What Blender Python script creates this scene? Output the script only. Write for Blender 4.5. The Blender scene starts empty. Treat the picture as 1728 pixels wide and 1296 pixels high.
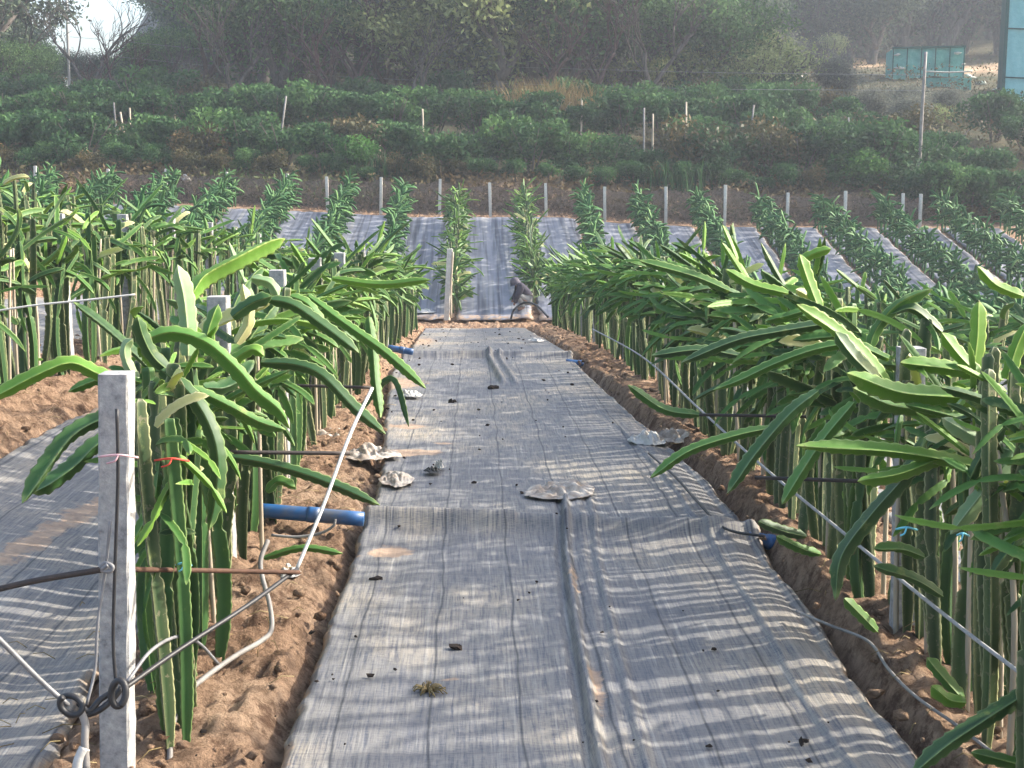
import bpy, math, random
import numpy as np
from mathutils import Vector, Matrix

# ------------------------------------------------------------------ camera, sky, sun, exposure
SC = bpy.context.scene
COL = SC.collection
F_PX = 2300.0; CAM_Z = 1.8
PITCH = math.atan((648 - 285) / F_PX)
YAW = math.atan((864 - 800) * math.cos(PITCH) / F_PX)
cam = bpy.data.cameras.new('camera'); camo = bpy.data.objects.new('camera', cam); COL.objects.link(camo)
cam.sensor_width = 36.0; cam.lens = 36.0 * F_PX / 1728.0
cam.clip_start = 0.05; cam.clip_end = 2000
camo.location = (0, 0, CAM_Z); camo.rotation_euler = (math.pi / 2 - PITCH, 0, -YAW)
SC.camera = camo

SUN_EL = math.radians(31); SUN_AZ = math.radians(74)      # azimuth measured from +Y towards +X
w = bpy.data.worlds.new('World'); SC.world = w; w.use_nodes = True
nt = w.node_tree; nt.nodes.clear()
sky = nt.nodes.new('ShaderNodeTexSky'); sky.sky_type = 'NISHITA'; sky.sun_disc = False
sky.sun_elevation = SUN_EL; sky.sun_rotation = SUN_AZ; sky.dust_density = 4.0; sky.air_density = 1.0; sky.ozone_density = 1.0
bg = nt.nodes.new('ShaderNodeBackground'); bg.inputs[1].default_value = 0.15
wo = nt.nodes.new('ShaderNodeOutputWorld')
nt.links.new(sky.outputs[0], bg.inputs[0]); nt.links.new(bg.outputs[0], wo.inputs[0])
sun = bpy.data.lights.new('sun', 'SUN'); suno = bpy.data.objects.new('sun', sun); COL.objects.link(suno)
sun.energy = 3.2; sun.angle = math.radians(1.3); sun.color = (1.0, 0.93, 0.82)
sd = Vector((math.cos(SUN_EL) * math.sin(SUN_AZ), math.cos(SUN_EL) * math.cos(SUN_AZ), math.sin(SUN_EL)))
suno.rotation_euler = sd.to_track_quat('Z', 'Y').to_euler()
SC.view_settings.view_transform = 'Standard'; SC.view_settings.look = 'None'
SC.view_settings.gamma = 1.0; SC.view_settings.exposure = 1.88
SC.cycles.max_bounces = 6; SC.cycles.transparent_max_bounces = 12; SC.cycles.volume_bounces = 0
SC.cycles.volume_step_rate = 5; SC.cycles.volume_max_steps = 64

# ------------------------------------------------------------------ numbers
rng = random.Random(7)
def at(u, v, P):
    """photo pixel at a scale of P pixels per metre -> point in the scene"""
    d = F_PX / P; a = (u - 864) / F_PX * d; b = (648 - v) / F_PX * d
    sp, cp, sy, cy = math.sin(PITCH), math.cos(PITCH), math.sin(YAW), math.cos(YAW)
    return Vector((d * sy * cp + a * cy + b * sy * sp, d * cy * cp - a * sy + b * cy * sp, CAM_Z - d * sp + b * cp))

def vnoise(x, y, seed=0):
    x = np.asarray(x, float); y = np.asarray(y, float)
    xi = np.floor(x).astype(np.int64); yi = np.floor(y).astype(np.int64)
    fx = x - xi; fy = y - yi; fx = fx * fx * (3 - 2 * fx); fy = fy * fy * (3 - 2 * fy)
    def h(a, b):
        n = (a * 374761393 + b * 668265263 + seed * 1442695041) & 0xffffffff
        n = ((n ^ (n >> 13)) * 1274126177) & 0xffffffff
        return ((n ^ (n >> 16)) & 0xffff) / 65535.0
    return (h(xi, yi) * (1 - fx) + h(xi + 1, yi) * fx) * (1 - fy) + (h(xi, yi + 1) * (1 - fx) + h(xi + 1, yi + 1) * fx) * fy
def fbm(x, y, o=4, seed=0):
    s = 0; a = 0.5; f = 1.0
    for k in range(o):
        s = s + a * vnoise(np.asarray(x) * f + 13.7 * k, np.asarray(y) * f - 7.1 * k, seed + k); a *= .5; f *= 2.03
    return s
def sstep(a, b, x):
    t = np.clip((np.asarray(x, float) - a) / (b - a), 0, 1); return t * t * (3 - 2 * t)

BY = [-50, 5, 7, 9, 10.8, 13.5, 16.5, 21, 25.5, 27.5, 28.5, 29.2, 37, 38.3, 39.2, 41.2, 44, 46.5, 50, 60, 75, 100, 115, 135, 160, 200, 300, 500]
BZ = [0, -.02, -.03, -.07, -.15, -.24, -.45, -.83, -1.23, -1.38, -1.38, -1.25, .47, .52, .75, 1.55, 1.75, 2.75, 3.2, 4.4, 6.6, 9.3, 11.5, 19, 29, 40, 50, 50]
def HS(x, y):
    """smooth terrain height"""
    x = np.asarray(x, float); y = np.asarray(y, float)
    z = np.interp(y, BY, BZ)
    left = np.interp(-x, [1.6, 3.1, 5, 8, 12, 20], [0, .36, .80, 1.35, 1.75, 2.0])
    lf = np.interp(y, [0, 20, 30, 36, 45, 60], [1, 1, .55, .25, .1, 0])
    right = np.interp(x, [2.3, 3.9, 6, 12, 30], [0, -.34, -.55, -.62, -.7])
    rf = np.interp(y, [0, 22, 30, 40, 60], [1, 1, .45, .5, 0])
    z = z + left * lf + right * rf
    # the wooded hill ends towards the left, where the sky shows
    m = 1 - sstep(-.24, -.20, x / np.maximum(y, 30.)) 
    z = z - m * np.clip(z - 4.6, 0, None) * sstep(60, 90, y)
    return z
def hz(x, y): return float(HS(x, y))

ROWS_NEAR = [-13.6, -11.5, -9.4, -7.3, -5.2, -3.1, -1.12, 1.65, 3.9, 6.1, 8.3, 10.5, 12.7]
ROWS_FAR = [-13.0, -11.4, -9.8, -8.2, -6.7, -5.1, -3.5, -2.0, -.45, 1.3, 2.85, 4.4, 6.0, 7.7, 9.35, 11.0, 12.7, 14.4]
PLY = [0, 3.5, 4.4, 5.1, 6.2, 7.6, 8.6, 10.8, 13.5, 16.5, 21, 25.5, 30]
PLX = [-.62, -.6, -.61, -.585, -.57, -.56, -.60, -.72, -.85, -.82, -.9, -.97, -1]
PRX = [1.38, 1.37, 1.35, 1.37, 1.375, 1.37, 1.33, 1.23, 1.1, 1.14, 1.08, 1.0, 1.0]
def bed(x, y):
    """raised soil beds under the rows"""
    b = 0
    for r in ROWS_NEAR: b = b + np.exp(-((x - r) / .42) ** 2) * .07
    return b * (1 - sstep(27, 28, y)) 

# ------------------------------------------------------------------ node materials
def mat(name, rough=.8, spec=.3):
    m = bpy.data.materials.new(name); m.use_nodes = True
    n = m.node_tree; b = n.nodes['Principled BSDF']
    b.inputs['Roughness'].default_value = rough; b.inputs['Specular IOR Level'].default_value = spec
    return m, n, b
def node(n, t, **k):
    q = n.nodes.new(t)
    for a, b in k.items():
        if a.startswith('i_'): q.inputs[int(a[2:])].default_value = b
        else: setattr(q, a, b)
    return q
def noise(n, scale, detail=4, rough=.55, vec=None, dist=0):
    q = n.nodes.new('ShaderNodeTexNoise'); q.inputs['Scale'].default_value = scale
    q.inputs['Detail'].default_value = detail; q.inputs['Roughness'].default_value = rough; q.inputs['Distortion'].default_value = dist
    if vec is not None: n.links.new(vec, q.inputs['Vector'])
    return q.outputs['Fac']
def ramp(n, fac, stops):
    r = n.nodes.new('ShaderNodeValToRGB'); e = r.color_ramp.elements
    while len(e) < len(stops): e.new(.5)
    for i, (p, c) in enumerate(stops):
        e[i].position = p; e[i].color = (*c, 1) if len(c) == 3 else c
    n.links.new(fac, r.inputs[0]); return r.outputs[0]
def mix(n, fac, a, b, mode='MIX'):
    q = n.nodes.new('ShaderNodeMix'); q.data_type = 'RGBA'; q.blend_type = mode; q.clamp_factor = True
    def put(s, v):
        if hasattr(v, 'is_output'): n.links.new(v, s)
        elif isinstance(v, (int, float)): s.default_value = v
        else: s.default_value = (*v, 1)
    put(q.inputs[0], fac); put(q.inputs[6], a); put(q.inputs[7], b)
    return q.outputs[2]
def math_(n, op, a, b=None, c=None):
    q = n.nodes.new('ShaderNodeMath'); q.operation = op
    for i, v in enumerate((a, b, c)):
        if v is None: continue
        if hasattr(v, 'is_output'): n.links.new(v, q.inputs[i])
        else: q.inputs[i].default_value = v
    return q.outputs[0]
def attr(n, name):
    q = n.nodes.new('ShaderNodeAttribute'); q.attribute_name = name; return q.outputs['Fac']
def coords(n, scale=None, kind='Object'):
    t = n.nodes.new('ShaderNodeTexCoord').outputs[kind]
    if scale is None: return t
    mp = n.nodes.new('ShaderNodeMapping'); mp.inputs['Scale'].default_value = scale
    n.links.new(t, mp.inputs[0]); return mp.outputs[0]
def bump(n, b, h, strength=.5, dist=.02):
    q = n.nodes.new('ShaderNodeBump'); q.inputs['Strength'].default_value = strength; q.inputs['Distance'].default_value = dist
    n.links.new(h, q.inputs['Height']); n.links.new(q.outputs[0], b.inputs['Normal'])

def plain(name, stops, scale=8, rough=.7, spec=.3, bmp=.3, bdist=.01, metal=0, detail=5, stretch=None):
    m, n, b = mat(name, rough, spec)
    c = coords(n, stretch)
    f = noise(n, scale, detail, .6, c)
    k = len(stops)
    n.links.new(ramp(n, f, [(.3 + .4 * i / max(k - 1, 1), s) for i, s in enumerate(stops)]), b.inputs['Base Color'])
    b.inputs['Metallic'].default_value = metal
    if bmp: bump(n, b, noise(n, scale * 3, 5, .65, c), bmp, bdist)
    return m

def cactus_mat(name, dark, light, ribc, transl=.25, spots=.0):
    m, n, b = mat(name, .5, .26)
    c = coords(n)
    oi = n.nodes.new('ShaderNodeObjectInfo').outputs['Random']
    f = math_(n, 'ADD', math_(n, 'MULTIPLY', noise(n, 5, 3, .5, c), .55), math_(n, 'MULTIPLY', oi, .45))
    col = ramp(n, f, [(.2, dark), (.75, light)])
    fine = noise(n, 60, 3, .6, c)
    col = mix(n, math_(n, 'MULTIPLY', fine, .35), col, tuple(.55 * x for x in dark))
    if spots:
        sp = math_(n, 'GREATER_THAN', noise(n, 26, 4, .7, c), .60)
        col = mix(n, math_(n, 'MULTIPLY', sp, spots), col, (.23, .20, .13))
    bl = ramp(n, noise(n, 9, 5, .7, c), [(.60, (0,) * 3), (.74, (.6,) * 3)])
    col = mix(n, bl, col, (.30, .33, .10))
    ar = math_(n, 'MULTIPLY', math_(n, 'GREATER_THAN', attr(n, 'rib'), .75), math_(n, 'GREATER_THAN', noise(n, 75, 2, .5, c), .6))
    rb = attr(n, 'rib')
    col = mix(n, math_(n, 'MULTIPLY', math_(n, 'POWER', rb, 1.5), .9), col, ribc)
    col = mix(n, math_(n, 'MULTIPLY', ar, .7), col, (.14, .09, .05))
    n.links.new(col, b.inputs['Base Color'])
    bump(n, b, noise(n, 45, 3, .5, c), .15, .004)
    tr = n.nodes.new('ShaderNodeBsdfTranslucent')
    n.links.new(mix(n, .5, col, (.42, .6, .06)), tr.inputs[0])
    ms = n.nodes.new('ShaderNodeMixShader'); ms.inputs[0].default_value = transl
    n.links.new(b.outputs[0], ms.inputs[1]); n.links.new(tr.outputs[0], ms.inputs[2])
    n.links.new(ms.outputs[0], n.nodes['Material Output'].inputs[0])
    return m
M = {}
M['dark'] = cactus_mat('cactus dark green', (.018, .060, .020), (.045, .125, .034), (.20, .28, .10), .15)
M['mid'] = cactus_mat('cactus mid green', (.035, .115, .022), (.085, .215, .04), (.26, .36, .11), .22)
M['young'] = cactus_mat('cactus young green', (.085, .22, .028), (.165, .32, .05), (.33, .43, .12), .28)
M['pale'] = cactus_mat('cactus pale grey green', (.17, .29, .14), (.26, .38, .20), (.45, .5, .28), .25)
M['stem'] = cactus_mat('cactus old stem', (.018, .042, .018), (.05, .095, .034), (.42, .42, .22), .12, .5)
M['yellow'] = cactus_mat('cactus yellowed', (.42, .42, .15), (.62, .58, .30), (.7, .66, .42), .35)

def leaf_mat(name, c0, c1, c2, transl=.25, rough=.55):
    m, n, b = mat(name, rough, .25)
    v = attr(n, 'var')
    oi = n.nodes.new('ShaderNodeObjectInfo').outputs['Random']
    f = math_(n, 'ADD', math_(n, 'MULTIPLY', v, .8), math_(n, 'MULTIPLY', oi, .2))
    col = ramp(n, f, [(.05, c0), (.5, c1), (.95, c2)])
    n.links.new(col, b.inputs['Base Color']); b.inputs['Specular IOR Level'].default_value = .12
    tr = n.nodes.new('ShaderNodeBsdfTranslucent'); n.links.new(col, tr.inputs[0])
    ms = n.nodes.new('ShaderNodeMixShader'); ms.inputs[0].default_value = transl
    n.links.new(b.outputs[0], ms.inputs[1]); n.links.new(tr.outputs[0], ms.inputs[2])
    n.links.new(ms.outputs[0], n.nodes['Material Output'].inputs[0])
    return m
M['far_cactus'] = leaf_mat('distant cactus green', (.028, .085, .035), (.055, .15, .05), (.13, .24, .08), .2)
M['citrus'] = leaf_mat('citrus leaves', (.02, .048, .022), (.038, .095, .034), (.085, .17, .05), .25, .75)
M['citrus_brown'] = leaf_mat('browning leaves', (.03, .04, .018), (.075, .07, .03), (.17, .11, .04), .2)
M['fresh'] = leaf_mat('fresh leaves', (.03, .09, .025), (.06, .16, .035), (.12, .25, .05), .3)
M['tree_green'] = leaf_mat('tree leaves green', (.035, .07, .03), (.075, .145, .055), (.15, .25, .085), .35, .8)
M['tree_dark'] = leaf_mat('tree leaves dark', (.035, .052, .04), (.075, .105, .07), (.14, .175, .105), .3, .8)
M['tree_olive'] = leaf_mat('tree leaves olive', (.12, .15, .06), (.25, .30, .12), (.42, .46, .22), .4, .8)
M['tree_grey'] = leaf_mat('tree leaves grey', (.08, .085, .075), (.13, .14, .115), (.21, .22, .17), .35, .8)
M['straw'] = leaf_mat('dry straw', (.12, .09, .04), (.24, .18, .08), (.4, .32, .17), .3)
M['bark'] = plain('bark', [(.05, .045, .04), (.14, .12, .105)], 12, .9, .1, .5, .02, stretch=(1, 1, .25))
M['bark_red'] = plain('bark reddish', [(.05, .032, .03), (.10, .06, .055)], 12, .9, .1, .4, .02)
M['concrete'] = plain('concrete', [(.17, .17, .17), (.27, .27, .265), (.33, .325, .31), (.42, .41, .39)], 38, .9, .2, .5, .006, detail=8)
M['concrete_old'] = plain('weathered concrete', [(.42, .40, .36), (.6, .58, .53)], 20, .9, .2, .5, .006, detail=8)
M['bamboo'] = plain('bamboo', [(.24, .20, .14), (.40, .34, .25), (.54, .48, .37)], 5, .6, .3, .2, .004, stretch=(1, 1, .2))
M['rebar'] = plain('dark iron rod', [(.02, .018, .017), (.05, .035, .028)], 30, .7, .4, .4, .003)
M['rust'] = plain('rusty iron rod', [(.05, .025, .015), (.10, .05, .03)], 30, .8, .3, .4, .003)
M['wire'] = plain('black wire', [(.015, .015, .016), (.03, .03, .032)], 20, .5, .4, .1)
M['steel_wire'] = plain('grey wire', [(.12, .12, .125), (.2, .2, .2)], 20, .5, .5, .1)
M['rope'] = plain('pale rope', [(.42, .41, .38), (.6, .58, .54)], 60, .8, .2, .4, .003)
M['rope_grey'] = plain('grey rope', [(.26, .26, .25), (.36, .35, .33)], 60, .8, .2, .4, .003)
M['hose'] = plain('grey hose', [(.14, .13, .12), (.26, .245, .225)], 9, .6, .3, .2)
M['blue_pipe'] = plain('blue pipe', [(.01, .055, .15), (.015, .085, .23), (.09, .10, .12)], 4, .4, .5, .1)
M['string_red'] = plain('red string', [(.5, .05, .03), (.6, .09, .06)], 20, .6, .2, 0)
M['string_cyan'] = plain('cyan string', [(.12, .45, .55), (.2, .55, .65)], 20, .5, .2, 0)
M['string_pink'] = plain('pink string', [(.45, .25, .27), (.55, .35, .36)], 20, .5, .2, 0)
M['rag'] = plain('pale plastic film', [(.28, .26, .22), (.44, .42, .38), (.54, .52, .48)], 7, .5, .4, .4, .01)
M['rag_dirty'] = plain('dirty plastic film', [(.20, .15, .11), (.33, .28, .23), (.48, .45, .4)], 11, .6, .3, .5, .01)
M['clod'] = plain('dark clod', [(.015, .012, .01), (.04, .03, .025)], 30, .9, .1, .3)
M['stone'] = plain('pale stone', [(.35, .32, .28), (.6, .57, .52)], 12, .8, .2, .4)
M['skin'] = plain('skin', [(.25, .13, .08), (.32, .18, .12)], 8, .6, .3, 0)
M['jacket'] = plain('dark jacket', [(.03, .028, .038), (.06, .055, .07)], 12, .9, .1, .4)
M['trousers'] = plain('pale trousers', [(.24, .23, .21), (.33, .32, .29)], 12, .9, .1, .4)
M['hat'] = plain('grey hat', [(.07, .065, .08), (.12, .11, .13)], 12, .9, .1, .4)
M['yellow_sign'] = plain('yellow plastic', [(.6, .6, .12), (.75, .72, .2)], 8, .6, .2, 0)
M['black'] = plain('black plastic', [(.01, .01, .01), (.02, .02, .02)], 8, .5, .3, 0)

def soil_mat():
    m, n, b = mat('sandy soil', .95, .1)
    c = coords(n)
    f1 = noise(n, .9, 5, .6, c); f2 = noise(n, 14, 8, .7, c); f3 = noise(n, 55, 6, .75, c)
    col = ramp(n, f1, [(.3, (.38, .235, .145)), (.5, (.50, .335, .22)), (.7, (.59, .44, .31))])
    col = mix(n, ramp(n, f2, [(.38, (.85, .85, .85)), (.58, (0, 0, 0))]), col, (.17, .105, .066))
    col = mix(n, math_(n, 'MULTIPLY', f3, .4), col, (.28, .19, .13))
    damp = ramp(n, noise(n, 6.5, 7, .78, c), [(.50, (0,) * 3), (.60, (.8,) * 3)])
    col = mix(n, damp, col, (.11, .062, .04))
    # the wild slope behind the field: leaf litter and scrub instead of bare sand
    g = ramp(n, noise(n, .8, 8, .7, c), [(.3, (.035, .045, .02)), (.5, (.075, .07, .04)), (.68, (.13, .105, .06))])
    col = mix(n, attr(n, 'wild'), col, g)
    s = ramp(n, noise(n, .6, 7, .7, c), [(.35, (.22, .14, .08)), (.6, (.45, .32, .21)), (.75, (.62, .5, .38))])
    col = mix(n, attr(n, 'sand'), col, s)
    n.links.new(col, b.inputs['Base Color'])
    h = math_(n, 'ADD', math_(n, 'MULTIPLY', f2, .6), math_(n, 'MULTIPLY', f3, .4))
    bump(n, b, h, 1.0, .11)
    return m
M['soil'] = soil_mat()

def fabric_mat(name='woven ground fabric', base=((.110, .113, .125), (.185, .178, .166), (.37, .315, .23)), seam=.3, cross=16, near=1):
    m, n, b = mat(name, .62, .35)
    g = n.nodes.new('ShaderNodeNewGeometry').outputs['Position']
    def mp(s):
        q = n.nodes.new('ShaderNodeMapping'); q.inputs['Scale'].default_value = s; n.links.new(g, q.inputs[0]); return q.outputs[0]
    dust = noise(n, 1.0, 5, .65, mp((1.1, .7, 1)))
    streak = noise(n, 1.0, 4 if near else 2, .75, mp((95, 4, 1) if near else (9, .12, 1)))
    streak2 = noise(n, 1.0, 3 if near else 1, .6, mp((45, 1.2, 1) if near else (6, .08, 1)))
    weave = noise(n, 1.0, 2, .5, mp((30, 260, 1) if near else (4, .1, 1)))
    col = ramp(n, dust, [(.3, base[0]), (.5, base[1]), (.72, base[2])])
    dk = math_(n, 'ADD', math_(n, 'MULTIPLY', streak, .75), math_(n, 'MULTIPLY', weave, .35))
    col = mix(n, ramp(n, dk, [(.42, (.95,) * 3), (.60, (0,) * 3)]), col, (.060, .067, .088))
    col = mix(n, ramp(n, streak2, [(.56, (0,) * 3), (.72, (.4,) * 3)]), col, (.40, .385, .34))
    # thin dark threads every 30 cm along and every 45 cm across, slightly wandering
    sx = n.nodes.new('ShaderNodeSeparateXYZ'); n.links.new(g, sx.inputs[0])
    wob = math_(n, 'MULTIPLY', math_(n, 'SUBTRACT', noise(n, 1.0, 3, .5, mp((.5, 1.5, 1))), .5), .06)
    def lines(v, step, wid, soft):
        t = math_(n, 'ABSOLUTE', math_(n, 'SUBTRACT', math_(n, 'FRACT', math_(n, 'DIVIDE', v, step)), .5))
        return ramp(n, t, [(0, (soft,) * 3), (wid / step, (0,) * 3)])
    ln = lines(math_(n, 'ADD', sx.outputs[0], wob), seam, .008, .95)
    l2 = lines(math_(n, 'ADD', sx.outputs[1], math_(n, 'MULTIPLY', wob, 1.5)), .47, .007, .4)
    col = mix(n, ln, col, (.035, .038, .045)); col = mix(n, l2, col, (.06, .06, .07))
    so = ramp(n, noise(n, 13, 6, .7, g), [(.3, (.21, .145, .1)), (.6, (.36, .26, .18))])
    d = attr(n, 'dirt'); dn = noise(n, 9, 6, .7, g)
    msk = ramp(n, math_(n, 'ADD', d, math_(n, 'MULTIPLY', math_(n, 'SUBTRACT', dn, .5), 1.2)), [(.34, (0,) * 3), (.5, (1,) * 3)])
    col = mix(n, msk, col, so)
    n.links.new(col, b.inputs['Base Color'])
    hh = math_(n, 'ADD', math_(n, 'MULTIPLY', streak, .5), math_(n, 'ADD', math_(n, 'MULTIPLY', streak2, 1.0), math_(n, 'MULTIPLY', noise(n, 1.0, 4 if near else 1, .6, mp((5, cross, 1))), 2.0)))
    bump(n, b, hh, .55, .006)
    return m
M['fabric'] = fabric_mat()
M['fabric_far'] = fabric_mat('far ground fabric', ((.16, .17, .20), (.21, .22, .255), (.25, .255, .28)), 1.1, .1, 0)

def net_mat(name, col, a, sc=1.0):
    m, n, b = mat(name, .8, .2)
    c = coords(n, None, 'Object')
    f = noise(n, 3.0 * sc, 7, .75, c); f2 = noise(n, 22 * sc, 4, .8, c)
    n.links.new(ramp(n, f, [(.35, col[0]), (.6, col[1])]), b.inputs['Base Color'])
    al = math_(n, 'ADD', math_(n, 'MULTIPLY', f, .9), math_(n, 'MULTIPLY', f2, .9))
    n.links.new(ramp(n, al, [(.75 - a * .3, (0,) * 3), (1.0 - a * .1, (1,) * 3)]), b.inputs['Alpha'])
    return m
M['net'] = net_mat('brown netting', ((.06, .045, .04), (.16, .12, .095)), .35, 3)
def teal(name, c0, c1, c2):
    m, n, b = mat(name, .75, .2)
    c = coords(n)
    col = ramp(n, noise(n, 1.2, 8, .75, c), [(.3, c0), (.55, c1), (.75, c2)])
    n.links.new(col, b.inputs['Base Color']); bump(n, b, noise(n, 1.5, 5, .6, c), .6, .15)
    return m
M['teal'] = teal('teal sheeting', (.08, .25, .22), (.15, .37, .33), (.36, .58, .53))
M['teal_pale'] = teal('pale teal netting', (.15, .38, .38), (.21, .47, .46), (.31, .56, .54))
M['teal_dark'] = teal('dark green sheeting', (.01, .06, .05), (.02, .08, .07), (.03, .11, .09))

# ------------------------------------------------------------------ mesh helpers
def mesh(name, V, Fq, m=None, smooth=True, attrs=None):
    """V (n,3); Fq list of arrays of faces, each array (k,3) or (k,4)"""
    me = bpy.data.meshes.new(name)
    V = np.asarray(V, np.float32).reshape(-1, 3)
    if not isinstance(Fq, list): Fq = [Fq]
    Fq = [np.asarray(f, np.int32) for f in Fq if len(f)]
    me.vertices.add(len(V)); me.vertices.foreach_set('co', V.ravel())
    nl = sum(f.size for f in Fq); npol = sum(len(f) for f in Fq)
    me.loops.add(nl); me.loops.foreach_set('vertex_index', np.concatenate([f.ravel() for f in Fq]))
    tot = np.concatenate([np.full(len(f), f.shape[1], np.int32) for f in Fq])
    me.polygons.add(npol)
    me.polygons.foreach_set('loop_start', np.concatenate([[0], np.cumsum(tot)[:-1]]).astype(np.int32))
    me.polygons.foreach_set('loop_total', tot)
    me.polygons.foreach_set('use_smooth', np.full(npol, bool(smooth)))
    for k, a in (attrs or {}).items():
        at_ = me.attributes.new(k, 'FLOAT', 'POINT'); at_.data.foreach_set('value', np.asarray(a, np.float32).ravel())
    me.update(calc_edges=True)
    if m is not None: me.materials.append(m)
    return me
class MB:
    def __init__(s): s.V = []; s.F = []; s.n = 0; s.A = []
    def add(s, V, F, a=0.0):
        V = np.asarray(V, float).reshape(-1, 3)
        for f in (F if isinstance(F, list) else [F]):
            f = np.asarray(f, np.int32)
            if len(f): s.F.append(f + s.n)
        s.V.append(V); s.n += len(V)
        s.A.append(np.broadcast_to(np.asarray(a, float), (len(V),)))
    def mesh(s, name, m, smooth=True, aname=None):
        F3 = [f for f in s.F if f.shape[1] == 3]; F4 = [f for f in s.F if f.shape[1] == 4]
        L = ([np.concatenate(F3)] if F3 else []) + ([np.concatenate(F4)] if F4 else [])
        return mesh(name, np.concatenate(s.V), L, m, smooth, {aname: np.concatenate(s.A)} if aname else None)
def link(o, parent=None):
    COL.objects.link(o)
    if parent is not None: o.parent = parent
    return o
def obj(name, me, parent=None, loc=None): 
    o = bpy.data.objects.new(name, me); link(o, parent)
    if loc is not None: o.location = loc
    return o
def tag(o, label=None, cat=None, group=None, kind=None):
    if label: o['label'] = label
    if cat: o['category'] = cat
    if group: o['group'] = group
    if kind: o['kind'] = kind
    return o
def empty(name, loc, rz=0, sc=1):
    o = bpy.data.objects.new(name, None); o.location = loc; o.rotation_euler = (0, 0, rz); o.scale = (sc,) * 3
    o.empty_display_size = .1; return link(o)
def grid_faces(nx, ny):
    i = np.arange(ny - 1)[:, None] * nx + np.arange(nx - 1)[None, :]
    return np.stack([i, i + 1, i + nx + 1, i + nx], -1).reshape(-1, 4)
def catmull(P, n):
    P = [np.array(p, float) for p in P]
    if len(P) == 2: P = [P[0], (P[0] + P[1]) / 2, P[1]]
    Q = [2 * P[0] - P[1]] + P + [2 * P[-1] - P[-2]]
    out = []; m = len(P) - 1
    for t in np.linspace(0, m - 1e-9, n):
        i = int(t); f = t - i; a, b, c, d = Q[i:i + 4]
        out.append(.5 * ((2 * b) + (-a + c) * f + (2 * a - 5 * b + 4 * c - d) * f * f + (-a + 3 * b - 3 * c + d) * f ** 3))
    return np.array(out)
def frames(C, hint):
    T = np.gradient(C, axis=0); T /= np.linalg.norm(T, axis=1)[:, None] + 1e-12
    N = np.zeros_like(C); h = np.array(hint, float)
    for i in range(len(C)):
        h = h - T[i] * h.dot(T[i]); l = np.linalg.norm(h)
        if l < 1e-4:
            h = np.cross(T[i], [0.3, .5, .8]); l = np.linalg.norm(h)
        h = h / l; N[i] = h
    return T, N, np.cross(T, N)
def tube_vf(P, r, sides=6, n=None, r1=None):
    n = n or max(3, len(P) * 4)
    C = catmull(P, n) if n > 2 else np.array(P, float)
    T, N, B = frames(C, (.1, .2, 1) if abs((C[-1] - C[0])[2]) < .8 * np.linalg.norm(C[-1] - C[0]) else (1, .1, 0))
    rr = np.linspace(r, r if r1 is None else r1, len(C))[:, None, None]
    a = np.arange(sides) / sides * 2 * np.pi
    V = C[:, None] + rr * (np.cos(a)[None, :, None] * N[:, None] + np.sin(a)[None, :, None] * B[:, None])
    F = []
    k = len(C)
    i = np.arange(k - 1)[:, None] * sides; j = np.arange(sides)[None]; j2 = (j + 1) % sides
    F = np.stack([i + j, i + j2, i + sides + j2, i + sides + j], -1).reshape(-1, 4)
    V = np.concatenate([V.reshape(-1, 3), C[:1], C[-1:]])
    c0 = k * sides; jj = np.arange(sides); jn = (jj + 1) % sides
    caps = np.concatenate([np.stack([np.full(sides, c0), jn, jj], -1), np.stack([np.full(sides, c0 + 1), (k - 1) * sides + jj, (k - 1) * sides + jn], -1)])
    return V, [F, caps]
def tube(name, P, r, m, parent=None, sides=8, n=None, r1=None):
    b = MB(); b.add(*tube_vf(P, r, sides, n, r1)); return obj(name, b.mesh(name, m), parent)

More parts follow.
